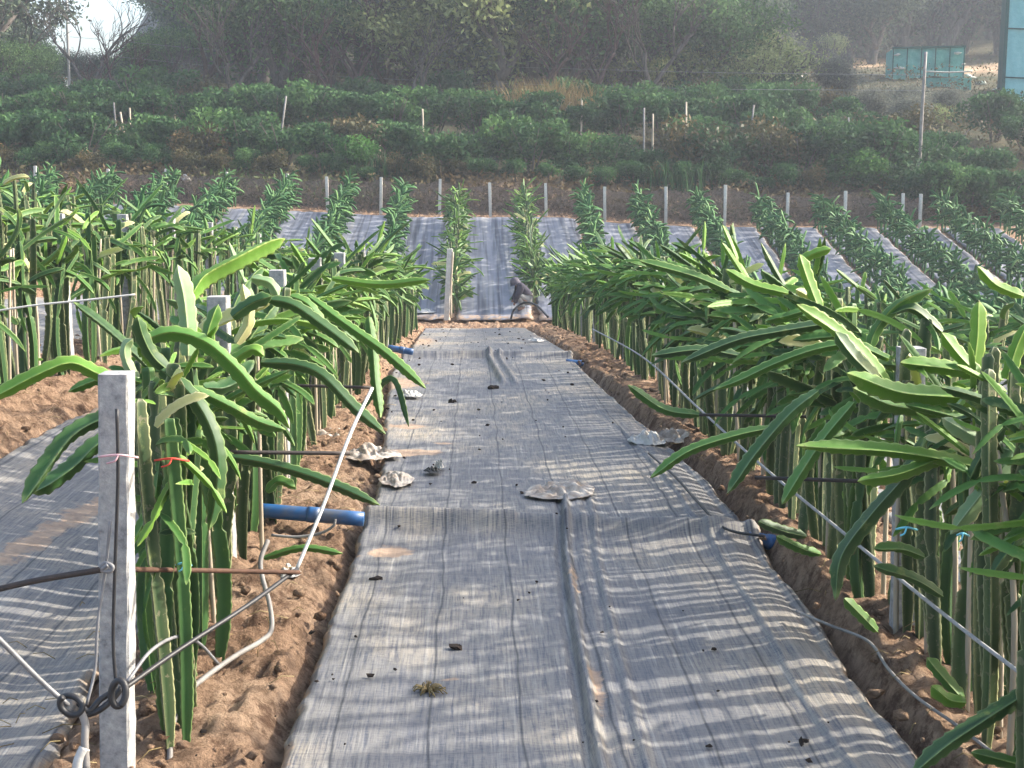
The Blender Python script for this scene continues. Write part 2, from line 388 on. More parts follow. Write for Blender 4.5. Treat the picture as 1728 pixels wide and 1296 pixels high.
def cactus_vf(C, R, hint, hd=True, pitch=.045, amp=.13, phase=0, tip=True, base=.45, flat=1.0):
    """sweep of a three-winged cactus section along the centre line C; returns V, F, rib attribute"""
    k = len(C); T, N, B = frames(C, hint)
    seg = np.linalg.norm(np.diff(C, axis=0), axis=1); s = np.concatenate([[0], np.cumsum(seg)]); L = s[-1]
    t = s / L
    env = np.minimum(1, base + (1 - base) * np.minimum(1, t / .12))
    if tip: env = env * np.sqrt(np.clip((1 - t) / .16, 0.02, 1)) ** 1.2
    else: env = env * (1 - .25 * np.clip((t - .9) / .1, 0, 1))
    saw = ((s / pitch + phase) % 1.0); sc = 1 + amp * (np.where(saw < .75, saw / .75, (1 - saw) / .25) - .5)
    V = []; A = []
    nr = 3
    if hd: prof = [(0, 1.0, 1), (.11, .80, .30), (1.05, .19, 0), (2 * np.pi / 3 - .11, .80, .30)]
    else: prof = [(0, 1.0, 1), (np.pi / 3, .28, 0)]
    ang = []; rad = []; rib = []
    for q in range(nr):
        fl = 1.0 if q else flat
        for a, r, b in prof:
            rr = r * (fl if (q == 0 and a < 1) else 1)
            ang.append(a + q * 2 * np.pi / 3); rad.append(rr); rib.append(b)
    ang = np.array(ang); rad = np.array(rad); rib = np.array(rib); m = len(ang)
    tw = np.linspace(0, .35, k) * (phase - .5)
    aa = ang[None] + tw[:, None]
    rs = R * env[:, None] * (rad[None] * np.where(rib[None] > .9, sc[:, None], np.where(rib[None] > .1, .5 + .5 * sc[:, None], 1)))
    V = C[:, None] + rs[..., None] * (np.cos(aa)[..., None] * N[:, None] + np.sin(aa)[..., None] * B[:, None])
    A = np.broadcast_to(rib[None], (k, m)).ravel()
    i = np.arange(k - 1)[:, None] * m; j = np.arange(m)[None]; j2 = (j + 1) % m
    F = np.stack([i + j, i + j2, i + m + j2, i + m + j], -1).reshape(-1, 4)
    V = np.concatenate([V.reshape(-1, 3), C[-1:] + T[-1:] * R * .15])
    jj = np.arange(m); cap = np.stack([(k - 1) * m + jj, (k - 1) * m + (jj + 1) % m, np.full(m, k * m)], -1)
    if tip: A = np.maximum(A, np.repeat(np.clip((t - .93) / .05, 0, .85), m))
    return V, [F, cap], np.concatenate([A, [.6]])

def arch(L, e0, e1, n, wob, r):
    """centre line leaving the origin along +X, elevation going from e0 to e1"""
    p = np.zeros(3); C = [p.copy()]; az = 0; 
    w1 = r.uniform(-wob, wob); w2 = r.uniform(-wob, wob)
    for i in range(n - 1):
        t = i / (n - 1); e = e0 + (e1 - e0) * (t ** .9); az = w1 * t + w2 * t * t
        p = p + np.array([math.cos(e) * math.cos(az), math.cos(e) * math.sin(az), math.sin(e)]) * (L / (n - 1)); C.append(p.copy())
    return np.array(C)

# ------------------------------------------------------------------ ground, one sheet
def build_ground():
    xs = np.concatenate([np.arange(-420, -60, 20), np.arange(-60, -16, 2.), np.arange(-16, -3.4, .25), np.arange(-3.4, 2.8, .026), np.arange(2.8, 16, .25), np.arange(16, 60, 1.5), np.arange(60, 421, 20)])
    ys = np.concatenate([np.arange(-60, 2.2, 4), np.arange(2.2, 10.5, .03), np.arange(10.5, 29.5, .11), np.arange(29.5, 60, .4), np.arange(60, 200, 3), np.arange(200, 700, 25)])
    X, Y = np.meshgrid(xs, ys)
    Z = HS(X, Y)
    lx = np.interp(Y, PLY, PLX); rx = np.interp(Y, PLY, PRX)
    offpath = np.maximum(sstep(0.02, .12, lx - X), sstep(0.02, .12, X - rx))
    rowd = np.min([np.abs(X - r) for r in ROWS_NEAR], axis=0)
    near = (Y < 28)
    onbed = np.where(near, (1 - sstep(.42, .60, rowd)), 1.0)
    onbed = np.where((X > -1.5) & (X < 2.4), 1.0, onbed)
    onbed = np.where((X > -2.7) & (X < -1.2), np.maximum(1 - sstep(.0, .12, -1.26 - X), 1 - sstep(0, .12, X + 2.70)), onbed) * np.where(near, offpath, 1)
    onbed = np.where(Y > 27, 1.0, onbed)
    fab2 = (Y > 28.4) & (Y < 37.1)
    Z = Z + bed(X, Y) * np.where(near, offpath, 0) * sstep(3.7, 4.6, Y)
    cl = (fbm(X * 9, Y * 9, 4, 3) - .47) * .09 + (fbm(X * 22, Y * 22, 3, 9) - .44) * .095
    cl = cl + np.clip(fbm(X * 3.1, Y * 3.1, 2, 21) - .42, 0, 1) * .15
    clod = np.clip(vnoise(X * 11, Y * 11, 5) - .62, 0, 1) * .10
    Z = Z - (1 - onbed) * .03 * (Y < 28) + onbed * (cl + clod) * np.where(fab2, .25, 1) * np.where(Y > 40, .6, 1)
    Z = Z - np.where(fab2, .05, 0) - (1 - onbed) * .035
    Z = Z + .035 * np.exp(-((X - rx - .12) / .09) ** 2) * (Y < 14)
    # bank and wild slope
    Z = Z + (fbm(X * .35, Y * .35, 5, 31) - .47) * 1.1 * sstep(44, 60, Y) + (fbm(X * 1.2, Y * 1.2, 4, 33) - .47) * .4 * sstep(38.2, 41, Y)
    wild = sstep(39.3, 41.5, Y + (fbm(X * .8, Y * .8, 3, 40) - .5) * 3)
    # two patches of bare sandy earth high on the right
    def patch(u0, u1, y0, y1):
        U = X / np.maximum(Y, 1); n_ = (fbm(X * .25, Y * .12, 4, 50) - .5) * .05
        return sstep(u0 - .01, u0 + .01, U + n_) * (1 - sstep(u1 - .01, u1 + .01, U + n_)) * sstep(y0, y0 + 3, Y) * (1 - sstep(y1, y1 + 5, Y))
    sand = np.maximum(patch(.33, .41, 80, 96), patch(.26, .335, 92, 101))
    sand = np.maximum(sand, patch(.10, .22, 86, 96) * (fbm(X * .4, Y * .4, 3, 55) > .5) * .7)
    V = np.stack([X, Y, Z], -1).reshape(-1, 3)
    me = mesh('ground', V, grid_faces(len(xs), len(ys)), M['soil'], True, {'wild': wild.ravel(), 'sand': sand.ravel()})
    tag(obj('ground', me), kind='structure', label='sandy orange brown soil with clods between the rows')
build_ground()

# ------------------------------------------------------------------ ground fabric sheets
def strip(name, xl, xr, y0, y1, m, nx, ys, extra=None, dirtf=None, lift=.035, jag=.012, label=None, rip=1.0):
    ys = np.asarray(ys); t = np.linspace(0, 1, nx)
    L = np.array([xl(y) for y in ys]); R = np.array([xr(y) for y in ys])
    L = L + (fbm(ys * 3.1, ys * 0 + xl(5), 4, 61) - .47) * jag * 4 + (vnoise(ys * 14, ys * 0, 62) - .5) * jag
    R = R + (fbm(ys * 2.7, ys * 0 + 9, 4, 63) - .47) * jag * 4 + (vnoise(ys * 9, ys * 0, 64) - .5) * jag * .8
    X = L[:, None] * (1 - t) + R[:, None] * t; Y = np.broadcast_to(ys[:, None], X.shape).copy()
    e = (fbm(X[0] * 4, X[0] * 0 + 3, 3, 65) - .47) * .25
    Y = Y + e[None] * np.clip(1 - (Y - y0) / .6, 0, 1); Y = Y + e[None, ::-1] * np.clip(1 - (y1 - Y) / .6, 0, 1)
    Z = HS(X, Y) + lift
    Z = Z + (fbm(X * 2.2, Y * 1.3, 4, 70) - .47) * .03 + (fbm(X * 14, Y * 3.2, 3, 71) - .47) * .012 * rip + (vnoise(X * 3, Y * 17, 72) - .5) * .006 * rip
    edge = np.minimum(X - L[:, None], R[:, None] - X)
    Z = Z + .010 * np.exp(-(edge / .06) ** 2) * (fbm(X * 5, Y * 3, 2, 75)) - .03 * np.exp(-(edge / .015) ** 2)
    if extra is not None: Z = Z + extra(X, Y, edge)
    D = dirtf(X, Y, edge) if dirtf is not None else np.exp(-(edge / .05) ** 2) * .35
    V = np.stack([X, Y, Z], -1).reshape(-1, 3)
    me = mesh(name, V, grid_faces(nx, len(ys)), m, True, {'dirt': D.ravel()})
    o = obj(name, me); tag(o, kind='structure', label=label)
    sol = o.modifiers.new('thickness', 'SOLIDIFY'); sol.thickness = .004; sol.offset = 1
    return o
PIPE_Y = [6.75, 15.4]
def path_extra(X, Y, edge):
    z = 0
    for py in PIPE_Y:
        yy = Y - (py + (X + .57) * (-.13 if py < 10 else 0.02))
        z = z + .075 * np.exp(-(yy / .075) ** 2) * np.where(X < .2, 1, .8) + .03 * np.exp(-(yy / .25) ** 2)
    fx = np.interp(Y, [3, 4.4, 5.1, 6.2, 7.4], [.36, .385, .395, .43, .5])
    on = (1 - sstep(7.3, 7.7, Y))
    z = z + on * (.034 * np.exp(-((X - fx) / .016) ** 2) - .016 * np.exp(-((X - fx + .035) / .02) ** 2) + .010 * np.exp(-((X - fx - .075) / .022) ** 2) + .016 * np.exp(-((X - fx - .14) / .016) ** 2))
    fx2 = np.interp(Y, [12.5, 14, 16.5], [.26, .2, .13]); on2 = sstep(12.3, 12.8, Y) * (1 - sstep(16, 17, Y))
    z = z + on2 * (.05 * np.exp(-((X - fx2) / .025) ** 2) + .03 * np.exp(-((X - fx2 - .12) / .025) ** 2))
    # soil heaped under the right-hand edge lifts it into a long fold
    rx = np.interp(Y, PLY, PRX); on3 = 1 - sstep(9, 12, Y)
    z = z + on3 * (.018 * np.exp(-((X - rx + .17) / .07) ** 2) - .012 * np.exp(-((X - rx + .055) / .025) ** 2) + .010 * np.exp(-((X - rx + .23) / .012) ** 2))
    return z
def path_dirt(X, Y, edge):
    d = np.exp(-(edge / .045) ** 2) * .42
    for x, y, sx, sy, a in [(-.42, 8.75, .22, .12, .95), (-.22, 9.1, .12, .06, .5), (-.5, 9.9, .16, .14, .75), (.34, 7.5, .12, .12, .6), (-.72, 12.6, .3, .5, .7), (-.8, 20, .35, 2, .6),
                            (-.40, 6.25, .11, .12, .85), (.42, 4.5, .035, .35, .6), (.43, 5.8, .03, .3, .5), (-.1, 4.62, .07, .03, .45), (1.15, 22, .3, 2.5, .5)]:
        d = np.maximum(d, a * np.exp(-((X - x) / sx) ** 2 - ((Y - y) / sy) ** 2))
    return d
yy = np.concatenate([np.arange(1.8, 9, .02), np.arange(9, 16.5, .045), np.arange(16.5, 26.5, .1)])
strip('path', lambda y: np.interp(y, PLY, PLX), lambda y: np.interp(y, PLY, PRX), 1.8, 26.4, M['fabric'], 200, yy, path_extra, path_dirt, .03, .013, 'grey woven ground fabric path running between the rows')
def far_ys(a, b): return np.concatenate([np.arange(a, 12, .06), np.arange(12, b, .15)])
for i, (a, b) in enumerate(zip(ROWS_NEAR[:-1], ROWS_NEAR[1:])):
    if a < 0 < b: continue
    ga, gb = a + (.55 if a > -3.2 and a < 0 else .5), b - .42
    if b == -1.12: ga, gb = -2.62, -1.33
    strip('path', lambda y, g=ga: g, lambda y, g=gb: g, 2.0, 26.8, M['fabric'], 40, far_ys(2.0, 26.8), None,
          (lambda X, Y, e: np.maximum(np.exp(-(e / .06) ** 2) * .4, .6 * np.exp(-((X + 2.05 - (Y - 6) * .12) / .10) ** 2) * (Y < 11) + .9 * np.exp(-((Y - 9.2) / .5) ** 2 - ((X + 2.2) / .6) ** 2))) if b == -1.12 else None, .03, .03)
def far_extra(X, Y, edge):
    s = np.clip((Y - 28.6) / .5, 0, 1)
    return .05 * np.exp(-((Y - 28.75) / .12) ** 2) + (fbm(X * 5, Y * .25, 2, 88) - .47) * .05
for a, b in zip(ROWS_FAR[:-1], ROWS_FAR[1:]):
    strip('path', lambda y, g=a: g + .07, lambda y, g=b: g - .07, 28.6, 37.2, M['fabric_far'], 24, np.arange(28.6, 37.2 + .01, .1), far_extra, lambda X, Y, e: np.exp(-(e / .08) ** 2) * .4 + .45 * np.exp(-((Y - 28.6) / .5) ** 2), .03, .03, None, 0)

# ------------------------------------------------------------------ dragon fruit plants
def soil_top(x, y): return hz(x, y) + float(bed(np.array(x), np.array(y)))
LR = random.Random(11)
BRANCH = []      # (mesh, length class)
for i in range(48):
    kind = i % 5
    L = LR.choice([.20, .26, .32, .38, .44, .52, .6]) * LR.uniform(.9, 1.1)
    e0 = [.65, .3, -.05, 1.05, -.7][kind] + LR.uniform(-.35, .35); bend = LR.uniform(.1, .85) * (1.25 if L > .4 else .7)
    if kind == 3: L *= .7; bend *= .5
    n = max(22, int(L / .0095)); C = arch(L, e0, e0 - bend, n, .6, LR)
    joint = None
    if LR.random() < .45 and L > .3:      # a second joint grows off the first one at an angle
        joint = LR.uniform(.4, .65); k = int(joint * n); a = LR.uniform(-.55, .55); b_ = LR.uniform(-.45, .25)
        Q = C[k:] - C[k]; ca, sa = math.cos(a), math.sin(a); Q = Q @ np.array([[ca, sa, 0], [-sa, ca, 0], [0, 0, 1]])
        ca, sa = math.cos(b_), math.sin(b_); Q = Q @ np.array([[ca, 0, sa], [0, 1, 0], [-sa, 0, ca]]); C[k:] = C[k] + Q
    mname = LR.choices(['dark', 'mid', 'young', 'pale'], [3, 4.8, 2.6, .3])[0] if kind != 3 else LR.choice(['young', 'young', 'mid', 'pale'])
    V, F, A = cactus_vf(C, LR.choice([.016, .020, .023, .026, .030]), (LR.uniform(-1, 1), LR.uniform(-1, 1), 1.2), True, .036, .26, LR.random(), flat=LR.uniform(.45, .8), base=.35)
    if joint:
        t = np.linspace(0, 1, n); cen = np.repeat(C, 12, axis=0); wst = 1 - .62 * np.exp(-((t - joint) / .035) ** 2)
        V[:-1] = cen + (V[:-1] - cen) * np.repeat(wst, 12)[:, None]
    b = MB(); b.add(V, F, A); BRANCH.append((b.mesh('branch', M[mname], True, 'rib'), kind))
# a few with the dry whitish look of old ends
for i in range(3):
    C = arch(.3, LR.uniform(.2, 1.2), LR.uniform(-.6, .6), 24, .5, LR)
    V, F, A = cactus_vf(C, .03, (0, 0, 1), True, .042, .2, LR.random()); b = MB(); b.add(V, F, A); BRANCH.append((b.mesh('branch', M['yellow'], True, 'rib'), 5))
STEM = []
for i in range(9):
    H = LR.uniform(.98, 1.2); n = 90; t = np.linspace(0, 1, n)
    C = np.stack([.03 * np.sin(t * LR.uniform(2, 5) + LR.random() * 6), .03 * np.sin(t * LR.uniform(2, 5) + LR.random() * 6), t * H - .03], -1)
    C[:, :2] -= C[0, :2]
    # old stems are a chain of joints with narrow waists
    R = LR.uniform(.023, .032)
    V, F, A = cactus_vf(C, R, (1, LR.uniform(-1, 1), 0), True, .04, .17, LR.random(), tip=False, base=.6)
    cen = np.repeat(C, 12, axis=0); waist = 1 - .45 * np.exp(-(((t * H) % LR.uniform(.42, .6)) / .035) ** 2); waist[:6] = 1
    V[:-1] = cen + (V[:-1] - cen) * np.repeat(waist, 12)[:, None]
    b = MB(); b.add(V, F, A); STEM.append(b.mesh('stem', M['stem' if i % 3 else 'dark'], True, 'rib'))
by_kind = {k: [m for m, q in BRANCH if q == k] for k in range(6)}

def ordinal(i): return ('first', 'second', 'third', 'fourth', 'fifth', 'sixth', 'seventh', 'eighth', 'ninth', 'tenth', 'eleventh', 'twelfth', 'thirteenth', 'fourteenth', 'fifteenth', 'sixteenth', 'seventeenth', 'eighteenth', 'nineteenth', 'twentieth', 'twenty-first', 'twenty-second', 'twenty-third', 'twenty-fourth', 'twenty-fifth', 'twenty-sixth', 'twenty-seventh', 'twenty-eighth', 'twenty-ninth', 'thirtieth')[i] if i < 30 else ['thirty-first', 'thirty-second', 'thirty-third', 'thirty-fourth', 'thirty-fifth', 'thirty-sixth', 'thirty-seventh', 'thirty-eighth', 'thirty-ninth', 'fortieth'][i - 30]
PLANTS = {}
def plant(x, y, label, group, r, nb=8, hd=1.0, side=0, low=True, size=1.0, bushy=False):
    z = soil_top(x, y)
    root = empty('dragon_fruit_plant', (x, y, z), 0); tag(root, label, 'cactus plant', group)
    ns = (7 if (y < 7 and -2 < x < 0) else r.choice([4, 5, 6])) if (y < 15 and abs(x) < 3.5) else 3
    tops = []
    for s in range(ns):
        o = obj('stem', r.choice(STEM), root, (r.uniform(-.085, .085), (s - (ns - 1) / 2) * .34 / ns + r.uniform(-.02, .02), 0))
        o.rotation_euler = (r.uniform(-.03, .03), r.uniform(-.03, .03), r.uniform(0, 6.28)); sc = r.uniform(.93, 1.05) * size; o.scale = (1.05, 1.05, sc); tops.append((o.location.x, o.location.y, sc))
    if y < 5.4 and abs(x) < 2: nb = int(nb * .85); small = .72
    else: small = 1
    for k in range(nb):
        tx, ty, sc = r.choice(tops)
        q = r.random()
        kd = 0 if q < .17 else 1 if q < .43 else 2 if q < .71 else 3 if q < .77 else 4 if q < .97 else 5
        o = obj('branch', r.choice(by_kind[kd]), root)
        h = (r.uniform(.66, 1.10) if kd not in (4,) else r.uniform(.55, 1.0)) * size
        if bushy and k > 34 and y > 31.5: break
        if bushy: h = r.uniform(.25, .95) * size; small = 1.5 if y < 30.8 else 1.3
        o.location = (tx, ty, h)
        sgn = (side if (side and r.random() < .68) else r.choice([-1, 1]))
        az = (0 if sgn > 0 else math.pi) + r.gauss(0, 1.0) if not bushy else r.uniform(0, 6.28)
        o.rotation_euler = (r.uniform(-.35, .35), r.uniform(-.3, .3), az)
        s_ = r.uniform(.75, 1.12) * size * small; o.scale = (s_, s_ , s_)
    if low and r.random() < .3:
        for k in range(r.choice([1, 2])):
            o = obj('branch', r.choice(by_kind[3] + by_kind[2]), root)
            o.location = (0, 0, r.uniform(.08, .6)); s_ = r.uniform(.35, .6); o.scale = (s_, s_, s_); o.rotation_euler = (0, 0, r.uniform(0, 6.28))
    PLANTS[(round(x, 2), round(y, 2))] = root
    return root

pr = random.Random(5)
count = 0
SPOTS = {}
def run_row(X, y0, y1, step, desc, r, nb, nlab, side=0, size=1.0, posts=None):
    bay = {}
    global count
    y = y0; i = 0; spots = []
    while y < y1:
        x = X + r.uniform(-.05, .05) + (.10 if X == -1.12 and y < 5.2 else 0)
        lab = None
        if nlab:
            b0 = math.floor((y - posts[0]) / posts[1])
            if b0 < 0: lab = '%s dragon fruit plant before the first concrete post, row %s' % (ordinal(i), desc)
            elif b0 < nlab:
                bay[b0] = bay.get(b0, -1) + 1; lab = '%s dragon fruit plant behind the %s concrete post, row %s' % (ordinal(bay[b0]), ordinal(b0), desc)
        if not lab: lab = 'dragon fruit plant in the far dense part of the row %s' % desc if posts else 'leafy dragon fruit plant in the row %s' % desc
        p = plant(x, y, lab, 'dragon fruit plants in the row %s' % desc, r, nb if y < 14 or y0 > 29 else int(nb * .75), side=side, size=size, bushy=posts is None and y0 > 29)
        spots.append((x, y, p)); y += step * r.uniform(.85, 1.15); i += 1; count += 1
    return spots
S_R1 = run_row(1.65, 2.95, 27.2, .345, 'right of the path', pr, 29, 6, -1, posts=(5.0, 1.93))
S_L1 = run_row(-1.12, 4.2, 24.6, .35, 'left of the path', pr, 24, 6, 0, posts=(4.0, 1.83))
S_L2 = run_row(-3.1, 6.0, 27.0, .40, 'second to the left', pr, 17, 5, posts=(6.6, 1.87))
S_R2 = run_row(3.9, 6.0, 15, .55, 'second to the right', pr, 14, 0)
S_L3 = run_row(-5.2, 10.0, 21, .6, 'third to the left', pr, 14, 0)
S_F1 = run_row(-.45, 29.3, 37.2, .42, 'behind the leaning post at the path end', pr, 46, 0, 0, .88)
S_F2 = run_row(1.3, 29.9, 37.2, .42, 'climbing the far bank right of the path end', pr, 46, 0, 0, .88)

# the remaining, far or hidden, plants as one mass
def lowplant(b, x, y, z, r, nb, size, lo=.62):
    for s in range(2):
        C = np.array([[x + r.uniform(-.06, .06), y + s * .13, z - .03]] * 4, float); C[:, 2] += np.linspace(0, 1.08 * size, 4)
        V, F, A = cactus_vf(C, .034, (1, 0, 0), False, tip=False); b.add(V, F, .15 + .2 * r.random())
    for k in range(nb):
        L = r.uniform(.18, .42) * size * (1.3 if lo < .4 else 1); e0, e1 = r.choice([(1.0, .2), (.6, -.3), (.2, -.6), (1.3, 1.0), (-.1, -.9)])
        C = arch(L, e0 + r.uniform(-.3, .3), e1 + r.uniform(-.3, .3), 7, .8, r); a = r.uniform(0, 6.28)
        if r.random() < .6: a = r.choice([0, math.pi]) + r.gauss(0, .6)
        ca, sa = math.cos(a), math.sin(a); C = C @ np.array([[ca, sa, 0], [-sa, ca, 0], [0, 0, 1]])
        C += (x + r.uniform(-.04, .04), y + r.uniform(-.1, .1), z + r.uniform(lo, 1.1) * size)
        V, F, A = cactus_vf(C, r.uniform(.026, .036), (r.uniform(-1, 1), r.uniform(-1, 1), 1), False, 9, 0)
        b.add(V, F, np.clip(r.gauss(.5, .22), .05, 1) + .25 * (A > .5))
mass = MB(); mr = random.Random(77)
for X in ROWS_NEAR:
    if X in (1.65, -1.12, -3.1): continue
    y = {3.9: 15.2, -5.2: 21.2}.get(X, max(5.0, abs(X) / (.40 if X < 0 else .62)))
    while y < 27.2:
        lowplant(mass, X + mr.uniform(-.08, .08), y, soil_top(X, y), mr, 20, 1.12 if X < -4 else 1.0, .5); y += .42 * mr.uniform(.85, 1.15)
for X in ROWS_FAR:
    if X in (-.45, 1.3): continue
    y = 29.0
    while y < 37.6:
        if abs(X / y) < .45: lowplant(mass, X + mr.uniform(-.05, .05) + .01 * (y - 29), y, hz(X, y), mr, 26, .80, .2)
        y += .42 * mr.uniform(.85, 1.15)
o = obj('cactus_field', mass.mesh('cactus_field', M['far_cactus'], True, 'var'))
tag(o, 'far rows of small dark green dragon fruit cacti merging together over the fields', 'cactus rows', None, 'stuff')

# hero branches that carry the picture, each a part of the plant it grows from
CAMV = np.array([0, 0, CAM_Z])
def hero(spots, pts, P0, P1, wpx, mname, base=.5, flat=.7, tip=True, roll=0.0, label=None):
    n = len(pts); Ps = [P0 + (P1 - P0) * i / (n - 1) for i in range(n)]
    Q = [np.array(at(u, v, p)) for (u, v), p in zip(pts, Ps)]
    L = sum(np.linalg.norm(Q[i + 1] - Q[i]) for i in range(n - 1))
    C = catmull(Q, max(24, int(L / .009)))
    view = CAMV - C.mean(0); view /= np.linalg.norm(view)
    t = C[-1] - C[0]; t /= np.linalg.norm(t); sd_ = np.cross(t, view)
    hint = view * math.cos(roll) + sd_ * math.sin(roll)
    R = wpx * .73 / 2 / ((P0 + P1) / 2) / .9
    V, F, A = cactus_vf(C, R, hint, True, .042, .24, rng.random(), tip=tip, base=base, flat=flat)
    root = min(spots, key=lambda s: (s[0] - Q[0][0]) ** 2 + (s[1] - Q[0][1]) ** 2)[2]
    V = V - np.array(root.location)
    b = MB(); b.add(V, F, A); o = obj('branch', b.mesh('branch', M[mname], True, 'rib'), root)
    if label: o['label'] = label
    return o
Lh = S_L1; Rh = S_R1
for a in [
    ([(200, 640), (165, 630), (120, 612), (70, 628), (0, 664), (-25, 676)], 540, 560, 36, 'young', .8, .8),
    ([(225, 690), (170, 706), (118, 735), (75, 790), (38, 848)], 520, 560, 40, 'dark', .6, .6),
    ([(215, 730), (165, 748), (125, 785), (85, 815), (55, 832)], 500, 530, 42, 'dark', .6, .6),
    ([(318, 600), (318, 560), (312, 500), (300, 448)], 500, 500, 44, 'pale', .8, .35),
    ([(285, 625), (258, 600), (240, 565), (232, 535)], 520, 530, 36, 'dark', .7, .5),
    ([(230, 640), (214, 610), (212, 585), (224, 572)], 510, 510, 26, 'pale', .7, .5),
    ([(240, 575), (290, 562), (345, 578), (395, 620), (430, 660), (468, 692), (488, 722)], 520, 500, 38, 'mid', .7, .7),
    ([(272, 625), (318, 662), (352, 715), (368, 775), (362, 850), (352, 895)], 525, 530, 40, 'dark', .6, .6),
    ([(325, 655), (385, 685), (435, 712), (482, 726)], 500, 480, 30, 'mid', .6, .6),
    ([(345, 655), (375, 655), (408, 637), (428, 608)], 490, 470, 36, 'dark', .6, .5),
    ([(345, 600), (352, 560), (368, 515)], 470, 470, 34, 'mid', .6, .5),
    ([(322, 500), (345, 470), (400, 440), (440, 420), (480, 403)], 460, 430, 40, 'young', .7, .7),
    ([(392, 535), (425, 512), (458, 500)], 440, 440, 34, 'dark', .6, .5),
    ([(452, 505), (495, 515), (540, 545), (580, 575), (605, 595)], 430, 430, 30, 'dark', .6, .7),
    ([(490, 500), (520, 515), (550, 555)], 400, 400, 28, 'mid', .6, .7),
    ([(440, 612), (500, 616), (545, 634), (600, 690), (650, 732)], 410, 420, 30, 'dark', .6, .7),
    ([(380, 770), (450, 782), (520, 802), (580, 825), (640, 852)], 430, 440, 28, 'dark', .6, .7),
    ([(622, 535), (630, 600), (634, 650), (642, 705)], 320, 330, 26, 'mid', .6, .7),
    ([(520, 500), (580, 545), (650, 595), (718, 655)], 340, 350, 26, 'mid', .6, .7),
    ([(445, 942), (510, 925), (578, 934)], 400, 400, 18, 'mid', .6, .7),
    ([(450, 830), (470, 812), (498, 822)], 430, 430, 24, 'mid', .6, .6),
    ([(425, 470), (455, 478), (470, 500)], 420, 420, 26, 'pale', .6, .6),
    ([(560, 470), (640, 480), (725, 472)], 300, 310, 20, 'young', .6, .6),
    ([(400, 580), (420, 540), (410, 480)], 430, 430, 28, 'yellow', .6, .6),
    ([(600, 700), (660, 640), (690, 720)], 300, 310, 16, 'dark', .6, .7),
    ([(390, 610), (425, 590), (445, 600)], 460, 460, 28, 'young', .6, .7),
]: hero(Lh, *a)
